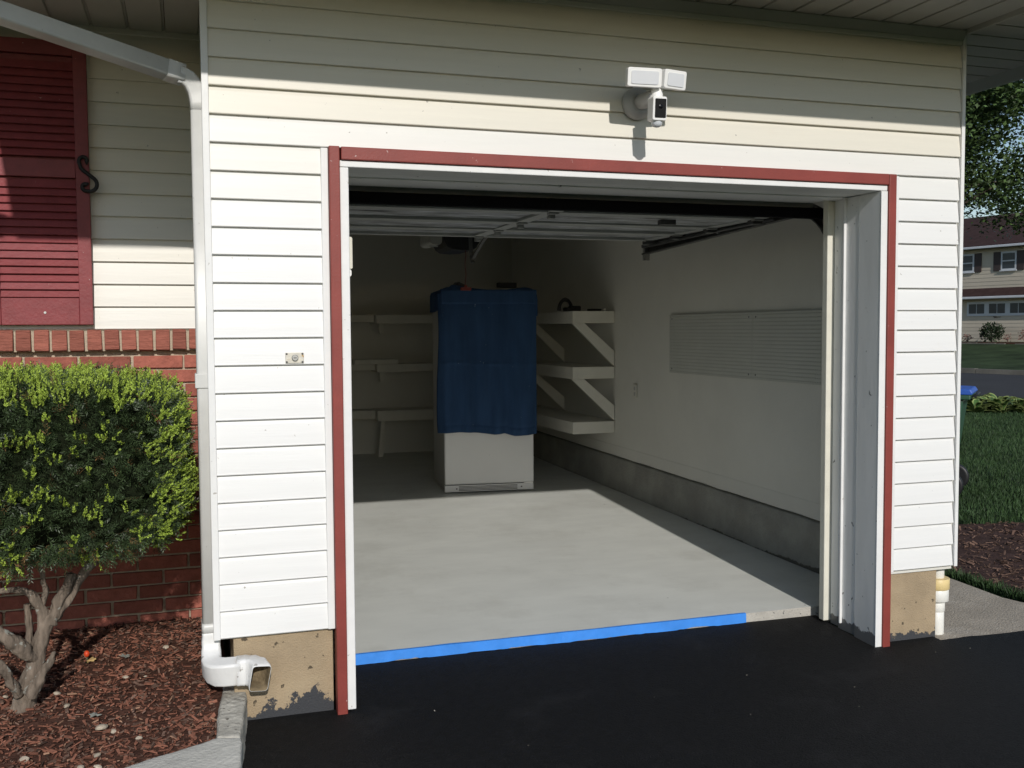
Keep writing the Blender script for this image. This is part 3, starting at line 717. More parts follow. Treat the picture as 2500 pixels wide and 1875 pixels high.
mb = MB(); mb.rbox(-.030, .036, -.028, .040, -.052, .052, .009, 'y', 0, Mx); bd = put('camera_body', mb, m_lamp, fl, .004)
mb = MB(); mb.rbox(-.021, .031, -.0305, -.0285, -.040, .042, .004, 'y', 0, Mx); fp = put('camera_face', mb, m_gloss, fl)
mb = MB(); mb.lathe([(.0001, -.0325), (.008, -.0318), (.010, -.0308)], (0, 0, 0), 'y', 16); 
mb.v = [tuple(Mx @ (Vector(p) + Vector((.005, 0, .008)))) for p in mb.v]; put('lens_ring', mb, m_gloss, fp)
mb = MB(); mb.lathe([(.001, -.030), (.014, -.027), (.023, -.018), (.026, -.004), (.027, .004)], (1.902, -.210, 2.550), 'z', 20); put('sensor_dome', mb, m_lens, fl)
mb = MB(); mb.tube([(1.908, -.175, 2.640), (1.905, -.200, 2.612)], [.020, .024], 14); put('camera_mount', mb, m_lamp, fl)

# key switch
ks = thing('key_switch', 'small rectangular metal key switch plate on the left siding column', 'key switch', (.322, 0, 1.513))
mb = MB(); mb.box(.284, .360, -.006, .004, 1.491, 1.536); put('plate', mb, m_brass, ks, .002)
mb = MB(); mb.lathe([(.0135, -.006), (.0135, -.013), (.011, -.015)], (.323, 0, 1.514), 'y', 20); c_ = put('lock_cylinder', mb, m_steel, ks)
mb = MB(); mb.box(.3165, .3295, -.0165, -.0152, 1.5128, 1.5155); put('key_slot', mb, m_black, c_)
for x in (.289, .354):
    for z in (1.4965, 1.5305):
        mb = MB(); mb.lathe([(.0042, -.006), (.0042, -.008), (.003, -.009)], (x, 0, z), 'y', 10); put('screw', mb, m_dsteel, ks)

# painter's tape along the slab lip
mb = MB(); n = 110; top = []; bot = []; lip = []
for i in range(n + 1):
    x = .30 + (2.80 - .30) * i / n
    dz = .004 * mnoise.noise(Vector((x * 6, 1, 0))); lip.append((x, .512 + .004 * mnoise.noise(Vector((x * 4, 7, 0))), FL(.512) + .0022 + .003 * max(0, mnoise.noise(Vector((x * 5, 4, 0))))))
    wy = .0022 * mnoise.noise(Vector((x * 22, 5, 0))) + .0014 * mnoise.noise(Vector((x * 60, 8, 0)))
    top.append((x, .4962 + wy * .5, .0525 + dz * .6)); bot.append((x, .4940 + wy, .002 + .012 * max(-.3, mnoise.noise(Vector((x * 5, 2, 0)))) + .004 * mnoise.noise(Vector((x * 40, 3, 0)))))
vs_ = lip + top + bot; k = n + 1
mb.add(vs_, [(i, i + 1, k + i + 1, k + i) for i in range(n)] + [(k + i, k + i + 1, 2 * k + i + 1, 2 * k + i) for i in range(n)], 0, False)
o = put('painters_tape', mb, m_tape); s_ = o.modifiers.new('thick', 'SOLIDIFY'); s_.thickness = .0012; s_.offset = 0
tag(o, 'long strip of blue painter\'s tape along the lip of the garage floor', 'tape')

# beige cover seen past the left jamb
sb = thing('wall_control', 'beige box peeping past the left door jamb inside the garage', 'control box', (.62, .45, 1.97))
mb = MB(); mb.rbox(.600, .640, .418, .450, 1.915, 2.065, .008, 'y'); put('cover', mb, m_cream, sb, .003)
mb = MB(); mb.rbox(.602, .634, .420, .448, 1.880, 1.914, .010, 'y'); put('lower_cap', mb, m_lamp, sb)

# PVC drain pipe right of the foundation
pv = thing('drain_pipe', 'white plastic drain pipe with a yellowed fitting beside the garage foundation', 'pipe', (3.735, .10, -.03))
def cyl(r, z0, z1, name, m): 
    mb = MB(); mb.lathe([(r - .002, z0), (r, z0 + .002), (r, z1 - .002), (r - .002, z1)], (3.735, .10, 0), 'z', 24); return put(name, mb, m, pv)
cyl(.042, -.06, .09, 'pipe', m_pvc); cyl(.0455, .088, .146, 'socket', m_pvc); cyl(.064, .146, .211, 'coupling', m_pvc); cyl(.0675, .211, .270, 'collar', m_pvcy); cyl(.040, .270, .36, 'riser', m_pvc)

# ================================================================== GARAGE DOOR, TRACKS, OPENER
gd = thing('garage_door', 'sectional garage door rolled open under the garage ceiling', 'garage door', (1.905, 1.6, 2.33))
mb = MB(); mb.box(.50, 3.305, .520, .575, 2.236, 2.293); put('bottom_bar', mb, m_rubber, gd, .006)
edges = [.60, 1.16, 1.72, 2.21, 2.69]
for i in range(4):
    y0, y1 = edges[i] + .002, edges[i + 1] - .002
    mb = MB(); mb.box(.53, 3.28, y0, y1, 2.325, 2.352); pnl = put('door_panel', mb, m_door, gd)
    for a, b in ((y0, y0 + .055), (y1 - .055, y1)):
        mb = MB(); mb.box(.53, 3.28, a, b, 2.292, 2.3245); put('rail', mb, m_door, pnl, .003)
    for a, b in ((.555, 1.86), (1.95, 3.255)):
        mb = MB(); nn = 26
        vs_ = []
        for ii in range(nn + 1):
            for jj in range(7):
                xx = a + (b - a) * ii / nn; yy = y0 + .058 + (y1 - y0 - .116) * jj / 6
                vs_.append((xx, yy, 2.312 - (.012 * abs(mnoise.noise(Vector((xx * 4, yy * 12, i)))) if 0 < jj < 6 else 0)))
        mb.add(vs_, [(ii * 7 + jj, ii * 7 + jj + 1, (ii + 1) * 7 + jj + 1, (ii + 1) * 7 + jj) for ii in range(nn) for jj in range(6)], 0, True)
        o = put('insulation', mb, m_foil, pnl); s_ = o.modifiers.new('thick', 'SOLIDIFY'); s_.thickness = .008
    for xs in (1.865, .532, 3.205):
        mb = MB(); mb.box(xs, xs + (.08 if xs > 1 and xs < 3 else .07), y0 + .056, y1 - .056, 2.294, 2.3235); put('stile', mb, m_door, pnl, .003)
    for xs in (.56, 1.905, 3.24):
        mb = MB(); mb.box(xs - .03, xs + .03, y1 - .06, y1 - .012, 2.283, 2.2915); mb.box(xs - .02, xs + .02, y1 - .02, y1 + .012, 2.262, 2.2825); put('hinge', mb, m_steel, pnl, .002)
mb = MB(); mb.rbox(2.66, 2.76, 1.25, 1.33, 2.262, 2.290, .02, 'z'); put('lift_handle', mb, m_dsteel, gd)
def track(x, label):
    t = thing('door_track', label, 'door track', (x, 1.6, 2.3), 'overhead door tracks')
    path = [(x, .445, .10), (x, .445, 1.80)]
    for i in range(11):
        a = math.pi / 2 * i / 10; path.append((x, .445 + .38 * (1 - math.cos(a)), 1.94 + .38 * math.sin(a)))
    path += [(x, 1.6, 2.295), (x, 2.92, 2.245)]
    mb = MB(); mb.sweep(path, [(-.022, -.038), (.022, -.038), (.022, -.028), (-.010, -.028), (-.010, .028), (.022, .028), (.022, .038), (-.022, .038)], 0, False, None, True, (0, -1, 0) if False else (0, 1, 0)); put('rail', mb, m_dsteel, t)
    mb = MB(); mb.box(x - .02, x + .02, 2.86, 2.90, 2.16, 2.75); put('hanger', mb, m_steel, t)
    mb = MB(); mb.sweep([(x + .035, .75, 2.352), (x + .035, 2.93, 2.300)], [(-.004, -.03), (.004, -.03), (.004, .03), (-.004, .03)], 0, False); put('angle_iron', mb, m_dsteel, t)
    mb = MB(); mb.tube([(x - .05, 1.0, 2.285), (x - .05, 2.84, 2.262)], .011, 8); put('cable_rod', mb, m_dsteel, t)
    for yy in (1.16, 1.72, 2.21, 2.66):
        mb = MB(); mb.lathe([(.022, -.012), (.026, 0), (.022, .012)], (x - .03, yy, 2.285), 'x', 12); mb.box(x - .12, x - .045, yy - .035, yy + .035, 2.268, 2.290); put('roller', mb, m_dsteel, t)
    mb = MB()
    mb.tube([(x - .05 + .022 * math.cos(q * .9), 2.20 + q * .0055, 2.375 + .022 * math.sin(q * .9)) for q in range(110)], .004, 5); put('spring', mb, m_dsteel, t)
    mb = MB(); mb.lathe([(.045, -.012), (.035, -.004), (.035, .004), (.045, .012)], (x - .05, 2.84, 2.36), 'x', 18); put('pulley', mb, m_steel, t)
    return t
track(3.335, 'dark steel track along the right side of the open garage door'); track(.475, 'dark steel track along the left side of the open garage door')
op = thing('door_opener', 'dark garage door opener motor hanging behind the raised door', 'door opener', (1.905, 3.3, 2.3))
mb = MB(); pr = [(1.755, 2.345), (1.765, 2.30), (1.79, 2.255), (1.825, 2.232), (1.905, 2.226), (1.985, 2.232), (2.02, 2.255), (2.045, 2.30), (2.055, 2.345), (2.05, 2.43), (1.76, 2.43)]
mb.prism(pr, 'y', 3.10, 3.50); put('motor_housing', mb, m_black, op, .006)
mb = MB(); mb.rbox(1.66, 1.752, 3.12, 3.46, 2.27, 2.39, .03, 'y'); put('light_cover', mb, mat('frosted_cover', (0.3, 0.3, 0.28), .4, .02), op)
mb = MB(); mb.box(1.885, 1.925, .55, 3.10, 2.395, 2.425); put('drive_rail', mb, m_steel, op)
mb = MB(); mb.sweep([(1.905, 2.88, 2.40), (1.915, 2.90, 2.22), (1.925, 2.905, 2.135)], [(-.014, -.003), (.014, -.003), (.014, .003), (-.014, .003)], 0, False); put('pull_arm', mb, m_dsteel, op)
mb = MB(); mb.sweep([(1.99, 2.74, 2.31), (1.955, 2.86, 2.21), (1.93, 2.905, 2.15)], [(-.014, -.003), (.014, -.003), (.014, .003), (-.014, .003)], 0, False); put('pull_arm', mb, m_dsteel, op)
mb = MB(); mb.tube([(1.905, 2.90, 2.172), (1.95, 2.90, 2.166)], .007, 8); mb.tube([(1.915, 2.90, 2.13), (1.94, 2.90, 2.128)], .009, 8); put('arm_bolt', mb, m_dsteel, op)
mb = MB(); mb.box(1.68, 1.74, 3.2, 3.23, 2.262, 2.268); mb.box(1.75, 1.765, 3.2, 3.23, 2.40, 2.75); mb.box(2.045, 2.06, 3.2, 3.23, 2.40, 2.75); put('hanger_strap', mb, m_steel, op)
mb = MB(); mb.tube([(1.925 + .003 * math.sin(i), 3.09, 2.235 - .285 * i / 12) for i in range(13)], .0028, 6); cdr = put('release_cord', mb, m_redp, op)
mb = MB(); mb.rbox(1.885, 1.965, 3.075, 3.10, 1.925, 1.950, .008, 'y'); mb.rbox(1.915, 1.935, 3.077, 3.098, 1.950, 1.965, .004, 'y'); put('release_handle', mb, m_redp, cdr)

# ================================================================== FRIDGE and its blanket
fr = thing('fridge', 'white upright fridge standing on the garage floor under a blue blanket', 'fridge', (2.12, 4.57, FL(4.57)))
fr.rotation_euler = (0, 0, math.radians(-6.2))
def fput(name, mb, m, par, bev=0.0, seg=2):          # local fridge coordinates
    me = mb.mesh(name)
    for q in (m if isinstance(m, (list, tuple)) else [m]): me.materials.append(q)
    recalc(me); o = bpy.data.objects.new(name, me); COL.objects.link(o); o.parent = par
    if bev: b = o.modifiers.new('edge', 'BEVEL'); b.width = bev; b.segments = seg; b.limit_method = 'ANGLE'
    return o
FW = .835
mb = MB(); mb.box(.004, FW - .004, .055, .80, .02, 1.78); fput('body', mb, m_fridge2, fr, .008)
mb = MB(); mb.box(0, FW, -.012, .050, .082, 1.78); dr = fput('door', mb, m_fridge, fr, .012, 3)
mb = MB(); mb.box(.0, FW, .004, .050, .012, .074); gr = fput('grille', mb, m_fridge, fr, .004)
for k in range(4):
    mb = MB(); mb.box(.13, .68, .0005, .006, .022 + k * .012, .0275 + k * .012); fput('grille_slot', mb, m_dsteel, gr)
for x in (.11, .72):
    mb = MB(); mb.lathe([(.007, .004), (.007, -.001)], (x, 0, .042), 'y', 10); fput('screw', mb, m_dsteel, gr)
mb = MB(); mb.box(FW - .09, FW - .01, -.008, .03, .072, .082); fput('hinge', mb, m_steel, fr)
# blanket: draped sheet over the top and down the front
bl_ = thing('blanket', 'dark blue quilted blanket draped over the front of the fridge', 'blanket', (2.12, 4.57, FL(4.57)))
bl_.rotation_euler = fr.rotation_euler
def sheet(fn, nu, nv, name, thick=.012):
    mb = MB(); vs_ = [fn(i / nu, j / nv) for i in range(nu + 1) for j in range(nv + 1)]; k = nv + 1
    mb.add(vs_, [(i * k + j, (i + 1) * k + j, (i + 1) * k + j + 1, i * k + j + 1) for i in range(nu) for j in range(nv)], 0, True)
    o = fput(name, mb, m_blue, bl_); s_ = o.modifiers.new('thick', 'SOLIDIFY'); s_.thickness = thick; s_.offset = 0
    return o
def front_sheet(u, v):
    x = -.055 + (FW + .075) * u; z = 1.835 - 1.285 * v
    hem = .022 * math.sin(u * 5.2 + .6) * v + (.020 * (1 - abs(u - .66) / .1) if abs(u - .66) < .1 else 0) * v ** 3
    y = -.046 - .030 * (.25 + .75 * v) * (0.4 + math.sin(u * 9.5 + .6 * v) * .6 + .5 * math.sin(u * 23 + 1) + .35 * math.sin(u * 41 + 2 * v)) - .020 * mnoise.noise(Vector((u * 6, v * 5, 0)))
    y -= .007 * math.exp(-((v - .945) / .008) ** 2) * -1 + .006 * math.exp(-((v - .5) / .012) ** 2) + .005 * math.exp(-((u - .5) / .01) ** 2)
    y += .11 * max(0, .07 - u) / .07 * (.3 + .7 * v) - .02 * v
    x += .010 * math.sin(v * 6) * (1 - u)
    return (x, y, z + hem)
sheet(front_sheet, 90, 120, 'front_drape')
def top_sheet(u, v):
    # v across: left flap, over the top, right flap; u from the front to the back
    t = v * (FW + .14 + .34) - .17
    if t < 0: x, z = -.022 + .008 * math.sin(u * 9), 1.845 + t
    elif t > FW + .14: x, z = FW + .022 + .008 * math.sin(u * 7), 1.845 - (t - FW - .14)
    else:
        x = -.022 + t * (FW + .044) / (FW + .14); e = min(t, FW + .14 - t); z = 1.845 + .035 * min(1, e / .08) ** .5 + .02 * math.sin(v * 8)* (e > .1)
    y = -.075 + .84 * u
    if u < .08: z -= .05 * (1 - u / .08) ** 2
    return (x, y, z + .012 * mnoise.noise(Vector((u * 4, v * 5, 4))))
sheet(top_sheet, 30, 50, 'top_drape')
mb = MB(); mb.rbox(-.030, FW + .022, -.080, -.040, 1.735, 1.868, .018, 'x', k=6); o = fput('top_fold', mb, m_blue, bl_, .014, 3)
def rel(lx, ly, lz):
    return fr.matrix_basis @ Vector((lx, ly, lz)) if False else Matrix.Translation((2.12, 4.57, FL(4.57))) @ Matrix.Rotation(math.radians(-6.2), 4, 'Z') @ Vector((lx, ly, lz))
p = rel(.62, .15, 1.895); mb = MB(); mb.rbox(p.x - .085, p.x + .085, p.y - .05, p.y + .05, p.z, p.z + .045, .006, 'z'); tag(put('black_case', mb, m_black, None, .004), 'flat black case lying on the blanket on top of the fridge', 'case')
p = rel(.20, .12, 1.893); mb = MB(); mb.prism([(p.x - .09, p.z), (p.x + .05, p.z), (p.x + .02, p.z + .03), (p.x - .04, p.z + .055)], 'y', p.y, p.y + .14); tag(put('dark_bag', mb, mat('dark_cloth', (.06, .06, .065), .9, .2), None, .01), 'small dark grey bundle on top of the blanket beside the red cord handle', 'bundle')

# ================================================================== SHELVES, PEGBOARD, OUTLET
rs = thing('wall_shelves', 'white wooden shelves with diagonal braces on the right garage wall', 'shelves', (3.49, 5.6, .65))
for (z0, z1) in ((1.682, 1.792), (1.165, 1.275), (.655, .765)):
    mb = MB(); mb.box(3.275, 3.694, 4.30, 7.0, z0, z1); put('shelf', mb, m_shelf, rs, .003)
def brace(y, xa, za, xb, zb, wd=.095):
    d = Vector((xb - xa, 0, zb - za)).normalized(); 
    pr = [(xa, za), (xa + wd * 1.22, za), (xb, zb + wd * 1.45), (xb, zb)]
    mb = MB(); mb.prism(pr, 'y', y, y + .04); put('brace', mb, m_shelf, rs, .002)
for y in (4.301, 5.6, 6.8):
    brace(y, 3.277, 1.6805, 3.693, 1.280); brace(y, 3.272, 1.1635, 3.693, .770)
ls = thing('back_shelves', 'dim white shelves on the back garage wall left of the fridge', 'shelves', (2.7, 7.2, .2))
for (z0, z1) in ((1.70, 1.80), (1.15, 1.24), (.59, .71)):
    mb = MB(); mb.box(1.95, 3.26, 6.98, 7.395, z0, z1); put('shelf', mb, m_shelf, ls, .003)
    mb = MB(); mb.box(1.2, 1.945, 7.10, 7.395, z0 + .02, z1 - .003); put('side_shelf', mb, m_shelf, ls, .003)
    mb = MB(); mb.box(1.99, 2.035, 7.0, 7.05, z0 - .11, z0 - .001); put('bracket', mb, m_shelf, ls, .002)
mb = MB(); mb.prism([(1.955, .18), (2.01, .18), (2.05, .48), (1.99, .48)], 'y', 7.01, 7.06); put('post', mb, m_shelf, ls)
mb = MB(); mb.rbox(1.70, 2.20, 7.0, 7.3, 1.241, 1.295, .006, 'y'); tag(put('flat_box', mb, m_shelf, None, .003), 'pale flat box lying on the middle back shelf', 'box')
# clutter on the top right shelf
tl = thing('hand_tool', 'dark tool with an arched handle on the top right shelf', 'tool', (3.34, 4.62, 1.793))
mb = MB(); mb.tube([(3.30 + .065 * math.cos(a), 4.55, 1.80 + .105 * math.sin(a)) for a in [math.pi * i / 12 for i in range(13)]], [.018, .018, .017, .016, .016, .018, .02, .018, .016, .016, .017, .018, .018], 8); put('handle', mb, m_iron, tl)
mb = MB(); mb.rbox(3.345, 3.44, 4.50, 4.60, 1.7925, 1.845, .012, 'y'); put('motor', mb, m_iron, tl, .005)
mb = MB(); mb.rbox(3.278, 3.33, 4.42, 4.56, 1.7925, 1.83, .01, 'y'); put('foot', mb, m_iron, tl, .004)
mb = MB(); mb.rbox(3.50, 3.60, 4.38, 4.50, 1.7925, 1.816, .004, 'z'); tag(put('dark_box', mb, m_iron, None, .003), 'thin dark box near the wall end of the top right shelf', 'box')
mb = MB(); mb.lathe([(.014, 0), (.014, .022), (.008, .028)], (3.635, 4.40, 1.7925), 'z', 14); tag(put('bottle_cap', mb, m_lamp, None), 'tiny white cap beside the thin dark box on the shelf', 'cap')
# pegboards with real holes
def pegboard(y0, y1, z0, z1, label):
    t = thing('pegboard', label, 'pegboard', (3.69, (y0 + y1) / 2, (z0 + z1) / 2), 'pegboard panels on the garage wall')
    pitch = .0254; ny = max(1, int(round((y1 - y0) / pitch))); nz = int(round((z1 - z0) / pitch)); py, pz = (y1 - y0) / ny, (z1 - z0) / nz
    mb = MB(); xf, xb = 3.684, 3.689; r = .0048
    for i in range(ny):
        for j in range(nz):
            cy, cz = y0 + (i + .5) * py, z0 + (j + .5) * pz
            sq = [(-.5, -.5), (0, -.5), (.5, -.5), (.5, 0), (.5, .5), (0, .5), (-.5, .5), (-.5, 0)]
            an = [225, 270, 315, 0, 45, 90, 135, 180]
            o_ = [(xf, cy + a * py, cz + b * pz) for a, b in sq]; i_ = [(xf, cy + r * math.cos(math.radians(q)), cz + r * math.sin(math.radians(q))) for q in an]
            bk = [(xb, p[1], p[2]) for p in i_]
            mb.add(o_ + i_ + bk, [(q, 8 + q, 8 + (q + 1) % 8, (q + 1) % 8) for q in range(8)] + [(8 + q, 16 + q, 16 + (q + 1) % 8, 8 + (q + 1) % 8) for q in range(8)])
    me = mb.mesh('panel', (3.69, (y0 + y1) / 2, (z0 + z1) / 2)); me.materials.append(m_peg)
    link('panel', me, (3.69, (y0 + y1) / 2, (z0 + z1) / 2), t)
    mb = MB(); mb.box(3.6895, 3.6935, y0, y1, z0, z1); put('backing', mb, m_black, t)  # added black sheet, its colour stands in for the shade inside the holes
    for a in ((xf, 3.693, y0 - .003, y0 - .0003, z0 - .003, z1 + .003), (xf, 3.693, y1 + .0003, y1 + .003, z0 - .003, z1 + .003), (xf, 3.693, y0, y1, z0 - .003, z0 - .0003), (xf, 3.693, y0, y1, z1 + .0003, z1 + .003)):
        mb = MB(); mb.box(*a); put('edge', mb, m_peg, t)
    for yy in (y0 + .04, y1 - .04):
        for zz in (z0 + .03, z1 - .03):
            mb = MB(); mb.lathe([(.007, -.0025), (.006, -.004), (.001, -.005)], (xf + .002, yy, zz), 'x', 10); put('screw', mb, m_dsteel, t)
pegboard(1.90, 3.16, 1.268, 1.735, 'pegboard panel farther from the door on the right garage wall')
pegboard(.63, 1.89, 1.268, 1.735, 'pegboard panel next to the door jamb on the right garage wall')
ol = thing('outlet', 'small white outlet plate on the right wall below the pegboard end', 'outlet', (3.69, 3.85, 1.07))
mb = MB(); mb.rbox(3.688, 3.6935, 3.81, 3.885, 1.01, 1.13, .006, 'x'); put('plate', mb, m_shelf, ol)
for z in (1.045, 1.095):
    mb = MB(); mb.rbox(3.686, 3.6878, 3.832, 3.863, z - .016, z + .016, .008, 'x'); put('socket', mb, m_grey, ol)

# ================================================================== YEW
yew = thing('yew_shrub', 'clipped yew shrub with bright new shoots on a bare twisted trunk', 'shrub', (-.79, .17, .08))
def limb(name, pts, rs, par=yew, k=18, m=m_bark):
    P = [Vector(p) for p in pts]; out = []; rr = []; rs = [q * .86 for q in rs]
    n = len(P); sub = 12
    for i in range(n - 1):
        p0, p1, p2, p3 = P[max(0, i - 1)], P[i], P[i + 1], P[min(n - 1, i + 2)]
        for j in range(sub):
            t = j / sub
            q = .5 * ((2 * p1) + (-p0 + p2) * t + (2 * p0 - 5 * p1 + 4 * p2 - p3) * t * t + (-p0 + 3 * p1 - 3 * p2 + p3) * t ** 3)
            out.append(q); rr.append(rs[i] + (rs[i + 1] - rs[i]) * t)
    out.append(P[-1]); rr.append(rs[-1])
    mb = MB(); mb.tube(out, rr, k)
    va = []
    for p in mb.v:
        v = Vector(p); d = .009 * mnoise.noise(v * 20) + .0065 * mnoise.noise(Vector((v.x * 75, v.y * 75, v.z * 12))) + .003 * mnoise.noise(v * 90); va.append((p[0] + d, p[1] + d * .6, p[2] + d * .3))
    mb.v = va
    return put(name, mb, m, par, fix=False)
trunk = limb('trunk', [(-.80, .17, .03), (-.775, .16, .12), (-.742, .15, .235), (-.712, .15, .34), (-.685, .15, .425), (-.655, .16, .47)], [.066, .050, .043, .037, .034, .032], k=26)
limb('branch', [(-.668, .15, .43), (-.634, .15, .52), (-.598, .14, .585), (-.586, .14, .635)], [.031, .026, .023, .021], trunk)
limb('branch', [(-.650, .16, .455), (-.598, .17, .530), (-.545, .19, .615), (-.495, .21, .665), (-.44, .24, .74), (-.40, .25, .95)], [.027, .025, .022, .020, .018, .012], trunk)
limb('branch', [(-.690, .16, .40), (-.700, .15, .49), (-.735, .14, .562), (-.80, .13, .588), (-.90, .12, .60), (-1.0, .1, .72)], [.026, .024, .020, .015, .012, .010], trunk)
limb('branch', [(-.700, .15, .49), (-.686, .16, .57), (-.70, .17, .66), (-.74, .2, .80)], [.014, .012, .010, .008], trunk)
limb('branch', [(-.735, .14, .30), (-.78, .08, .37), (-.845, .05, .44), (-.95, .04, .56), (-1.02, .05, .75)], [.034, .031, .027, .022, .016], trunk)
limb('branch', [(-.79, .12, .16), (-.82, .06, .26), (-.85, .04, .32), (-.95, .0, .45)], [.026, .020, .017, .013], trunk)
limb('branch', [(-.768, .27, .22), (-.772, .30, .32), (-.770, .30, .485)], [.017, .016, .0155], trunk)
limb('broken_stub', [(-.745, .10, .16), (-.71, .09, .22), (-.675, .09, .28), (-.650, .09, .33)], [.036, .026, .018, .006], trunk)
# foliage envelope
CX, CY, CZ = -.905, .31, 1.075; HX, HY, HZ = .76, .56, .355
def env_pt(rr, depth=None):
    while True:
        d = Vector((rr.gauss(0, 1), rr.gauss(0, 1), rr.gauss(0, 1))).normalized()
        e = 5.0
        s = (abs(d.x / HX) ** e + abs(d.y / HY) ** e + abs(d.z / HZ) ** e) ** (-1 / e)
        p = d * s
        # thin by projected area so faces get even cover
        if rr.random() > (s / .95) ** 2: continue
        nrm = Vector((math.copysign(abs(p.x / HX) ** (e - 1) / HX, p.x), math.copysign(abs(p.y / HY) ** (e - 1) / HY, p.y), math.copysign(abs(p.z / HZ) ** (e - 1) / HZ, p.z))).normalized()
        lump = 1 + .07 * mnoise.noise(p * 5.5) + .05 * mnoise.noise(p * 13 + Vector((3, 0, 0)))
        if p.z < -.2: lump += .09 * mnoise.noise(Vector((p.x * 7, p.y * 7, 5)))
        q = Vector((CX, CY, CZ)) + p * lump
        return q, nrm
def sprig(V, F, rr, base, dirn, L, nl, nw, count, droop=.0, flat=True):
    d = dirn.normalized(); s = d.cross(Vector((rr.gauss(0, 1), rr.gauss(0, 1), rr.gauss(0, 1)))).normalized(); u = s.cross(d)
    for i in range(count):
        t = (i + .5) / count; p = base + d * (L * t)
        sg = 1 if i % 2 else -1
        a = rr.uniform(.5, 1.1)
        if flat: nd = (d * math.cos(a) + s * (sg * math.sin(a)) + u * rr.gauss(0, .25)).normalized()
        else:
            b = rr.random() * math.tau; nd = (d * math.cos(a * .75) + (s * math.cos(b) + u * math.sin(b)) * math.sin(a * .75)).normalized()
        wv = nd.cross(u if flat else Vector((rr.gauss(0, 1), rr.gauss(0, 1), rr.gauss(0, 1)))).normalized() * (nw * .5)
        l = nl * rr.uniform(.7, 1.15) * (1 - .35 * t)
        o = len(V); V += [p - wv * .6, p + nd * l * .5 + wv - wv * 2 * 0, p + nd * l, p + nd * l * .5 - wv]
        V[o] = p; F.append((o, o + 1, o + 2, o + 3))
def leafmesh(name, V, F, m, par):
    me = bpy.data.meshes.new(name); base = Vector(WLOC[par.name])
    me.from_pydata([tuple(v - base) for v in V], [], F); me.materials.append(m); me.update()
    o = bpy.data.objects.new(name, me); COL.objects.link(o); o.parent = par; o['kind'] = 'stuff'; return o
rr = random.Random(21); V, F = [], []
Vb, Fb = [], []
for i in range(12500):
    q, nm = env_pt(rr)
    while (nm.y > .6 or q.x < -1.42) and rr.random() < .8: q, nm = env_pt(rr)
    dirn = nm * .8 + Vector((rr.gauss(0, .6), rr.gauss(0, .6), rr.gauss(0, .5) + .15)); inset = rr.uniform(.0, .085)
    tgt = (Vb, Fb) if rr.random() < .03 else (V, F)
    sprig(tgt[0], tgt[1], rr, q - nm * inset, dirn, rr.uniform(.04, .08), .024, .0038, 13)
leafmesh('needles', V, F, m_needle, yew); leafmesh('dry_needles', Vb, Fb, m_brown, yew)
V, F = [], []
cnt = 0
while cnt < 1600:
    q, nm = env_pt(rr)
    wt = (0 if q.x < -1.42 else .27) + (.85 if nm.z > .6 else 0) + (.55 if nm.x > .55 else 0) + max(0, (q.z - 1.28)) * 1.5 * (nm.z > -.2)
    cl = mnoise.noise(q * 8 + Vector((9, 2, 1)))
    if rr.random() > wt * (1 + 1.5 * cl): continue
    cnt += 1
    for s_ in range(rr.choice((1, 2, 3, 3, 4, 5))):
        dirn = nm * .7 + Vector((rr.gauss(0, .35), rr.gauss(0, .35), .75 + rr.gauss(0, .3)))
        b = q + Vector((rr.gauss(0, .012), rr.gauss(0, .012), rr.gauss(0, .01)))
        sprig(V, F, rr, b, dirn, rr.uniform(.026, .056), .0145, .0050, 19, flat=False)
leafmesh('new_shoots', V, F, m_shoot, yew)
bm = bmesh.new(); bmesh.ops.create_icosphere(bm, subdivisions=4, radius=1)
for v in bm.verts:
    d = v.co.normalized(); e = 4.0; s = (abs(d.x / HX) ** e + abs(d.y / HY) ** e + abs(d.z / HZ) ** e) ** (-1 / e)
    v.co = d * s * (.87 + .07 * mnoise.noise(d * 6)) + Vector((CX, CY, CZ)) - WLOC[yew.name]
me = bpy.data.meshes.new('dark_core'); bm.to_mesh(me); bm.free(); me.materials.append(m_core); o = bpy.data.objects.new('dark_core', me); COL.objects.link(o); o.parent = yew  # solid dark blob added to block the view through the foliage

# ================================================================== RIGHT YARD: mulch, grass, bin, hostas
def in_rbed(x, y): 
    # strip of bare mulch between path and lawn
    return x > 4.86 + .05 * math.sin(y * 3) and y < 2.62 - .22 * (x - 6.1) + .12 * mnoise.noise(Vector((x * 2, y * 2, 0))) and x < 9
rz = lambda x, y: -.055 + .012 * mnoise.noise(Vector((x * 4, y * 4, 0)))
mb = MB(); pts = [(4.84, -.3), (9.2, -.6), (9.2, 1.95), (7.0, 2.40), (6.1, 2.60), (5.2, 2.75), (4.84, 2.85)]
mb.prism(pts, 'z', -.12, -.060); struct(put('side_mulch_bed', mb, mat('dark_mulch_soil', (0.060, 0.036, 0.030), .95, .4, 9, 1.0, 50, .1)))
chips('side_mulch', 2600, .032, m_bark2, 8, region=(4.86, 7.4, .2, 2.8), zf=lambda x, y: -.058, cond=in_rbed)
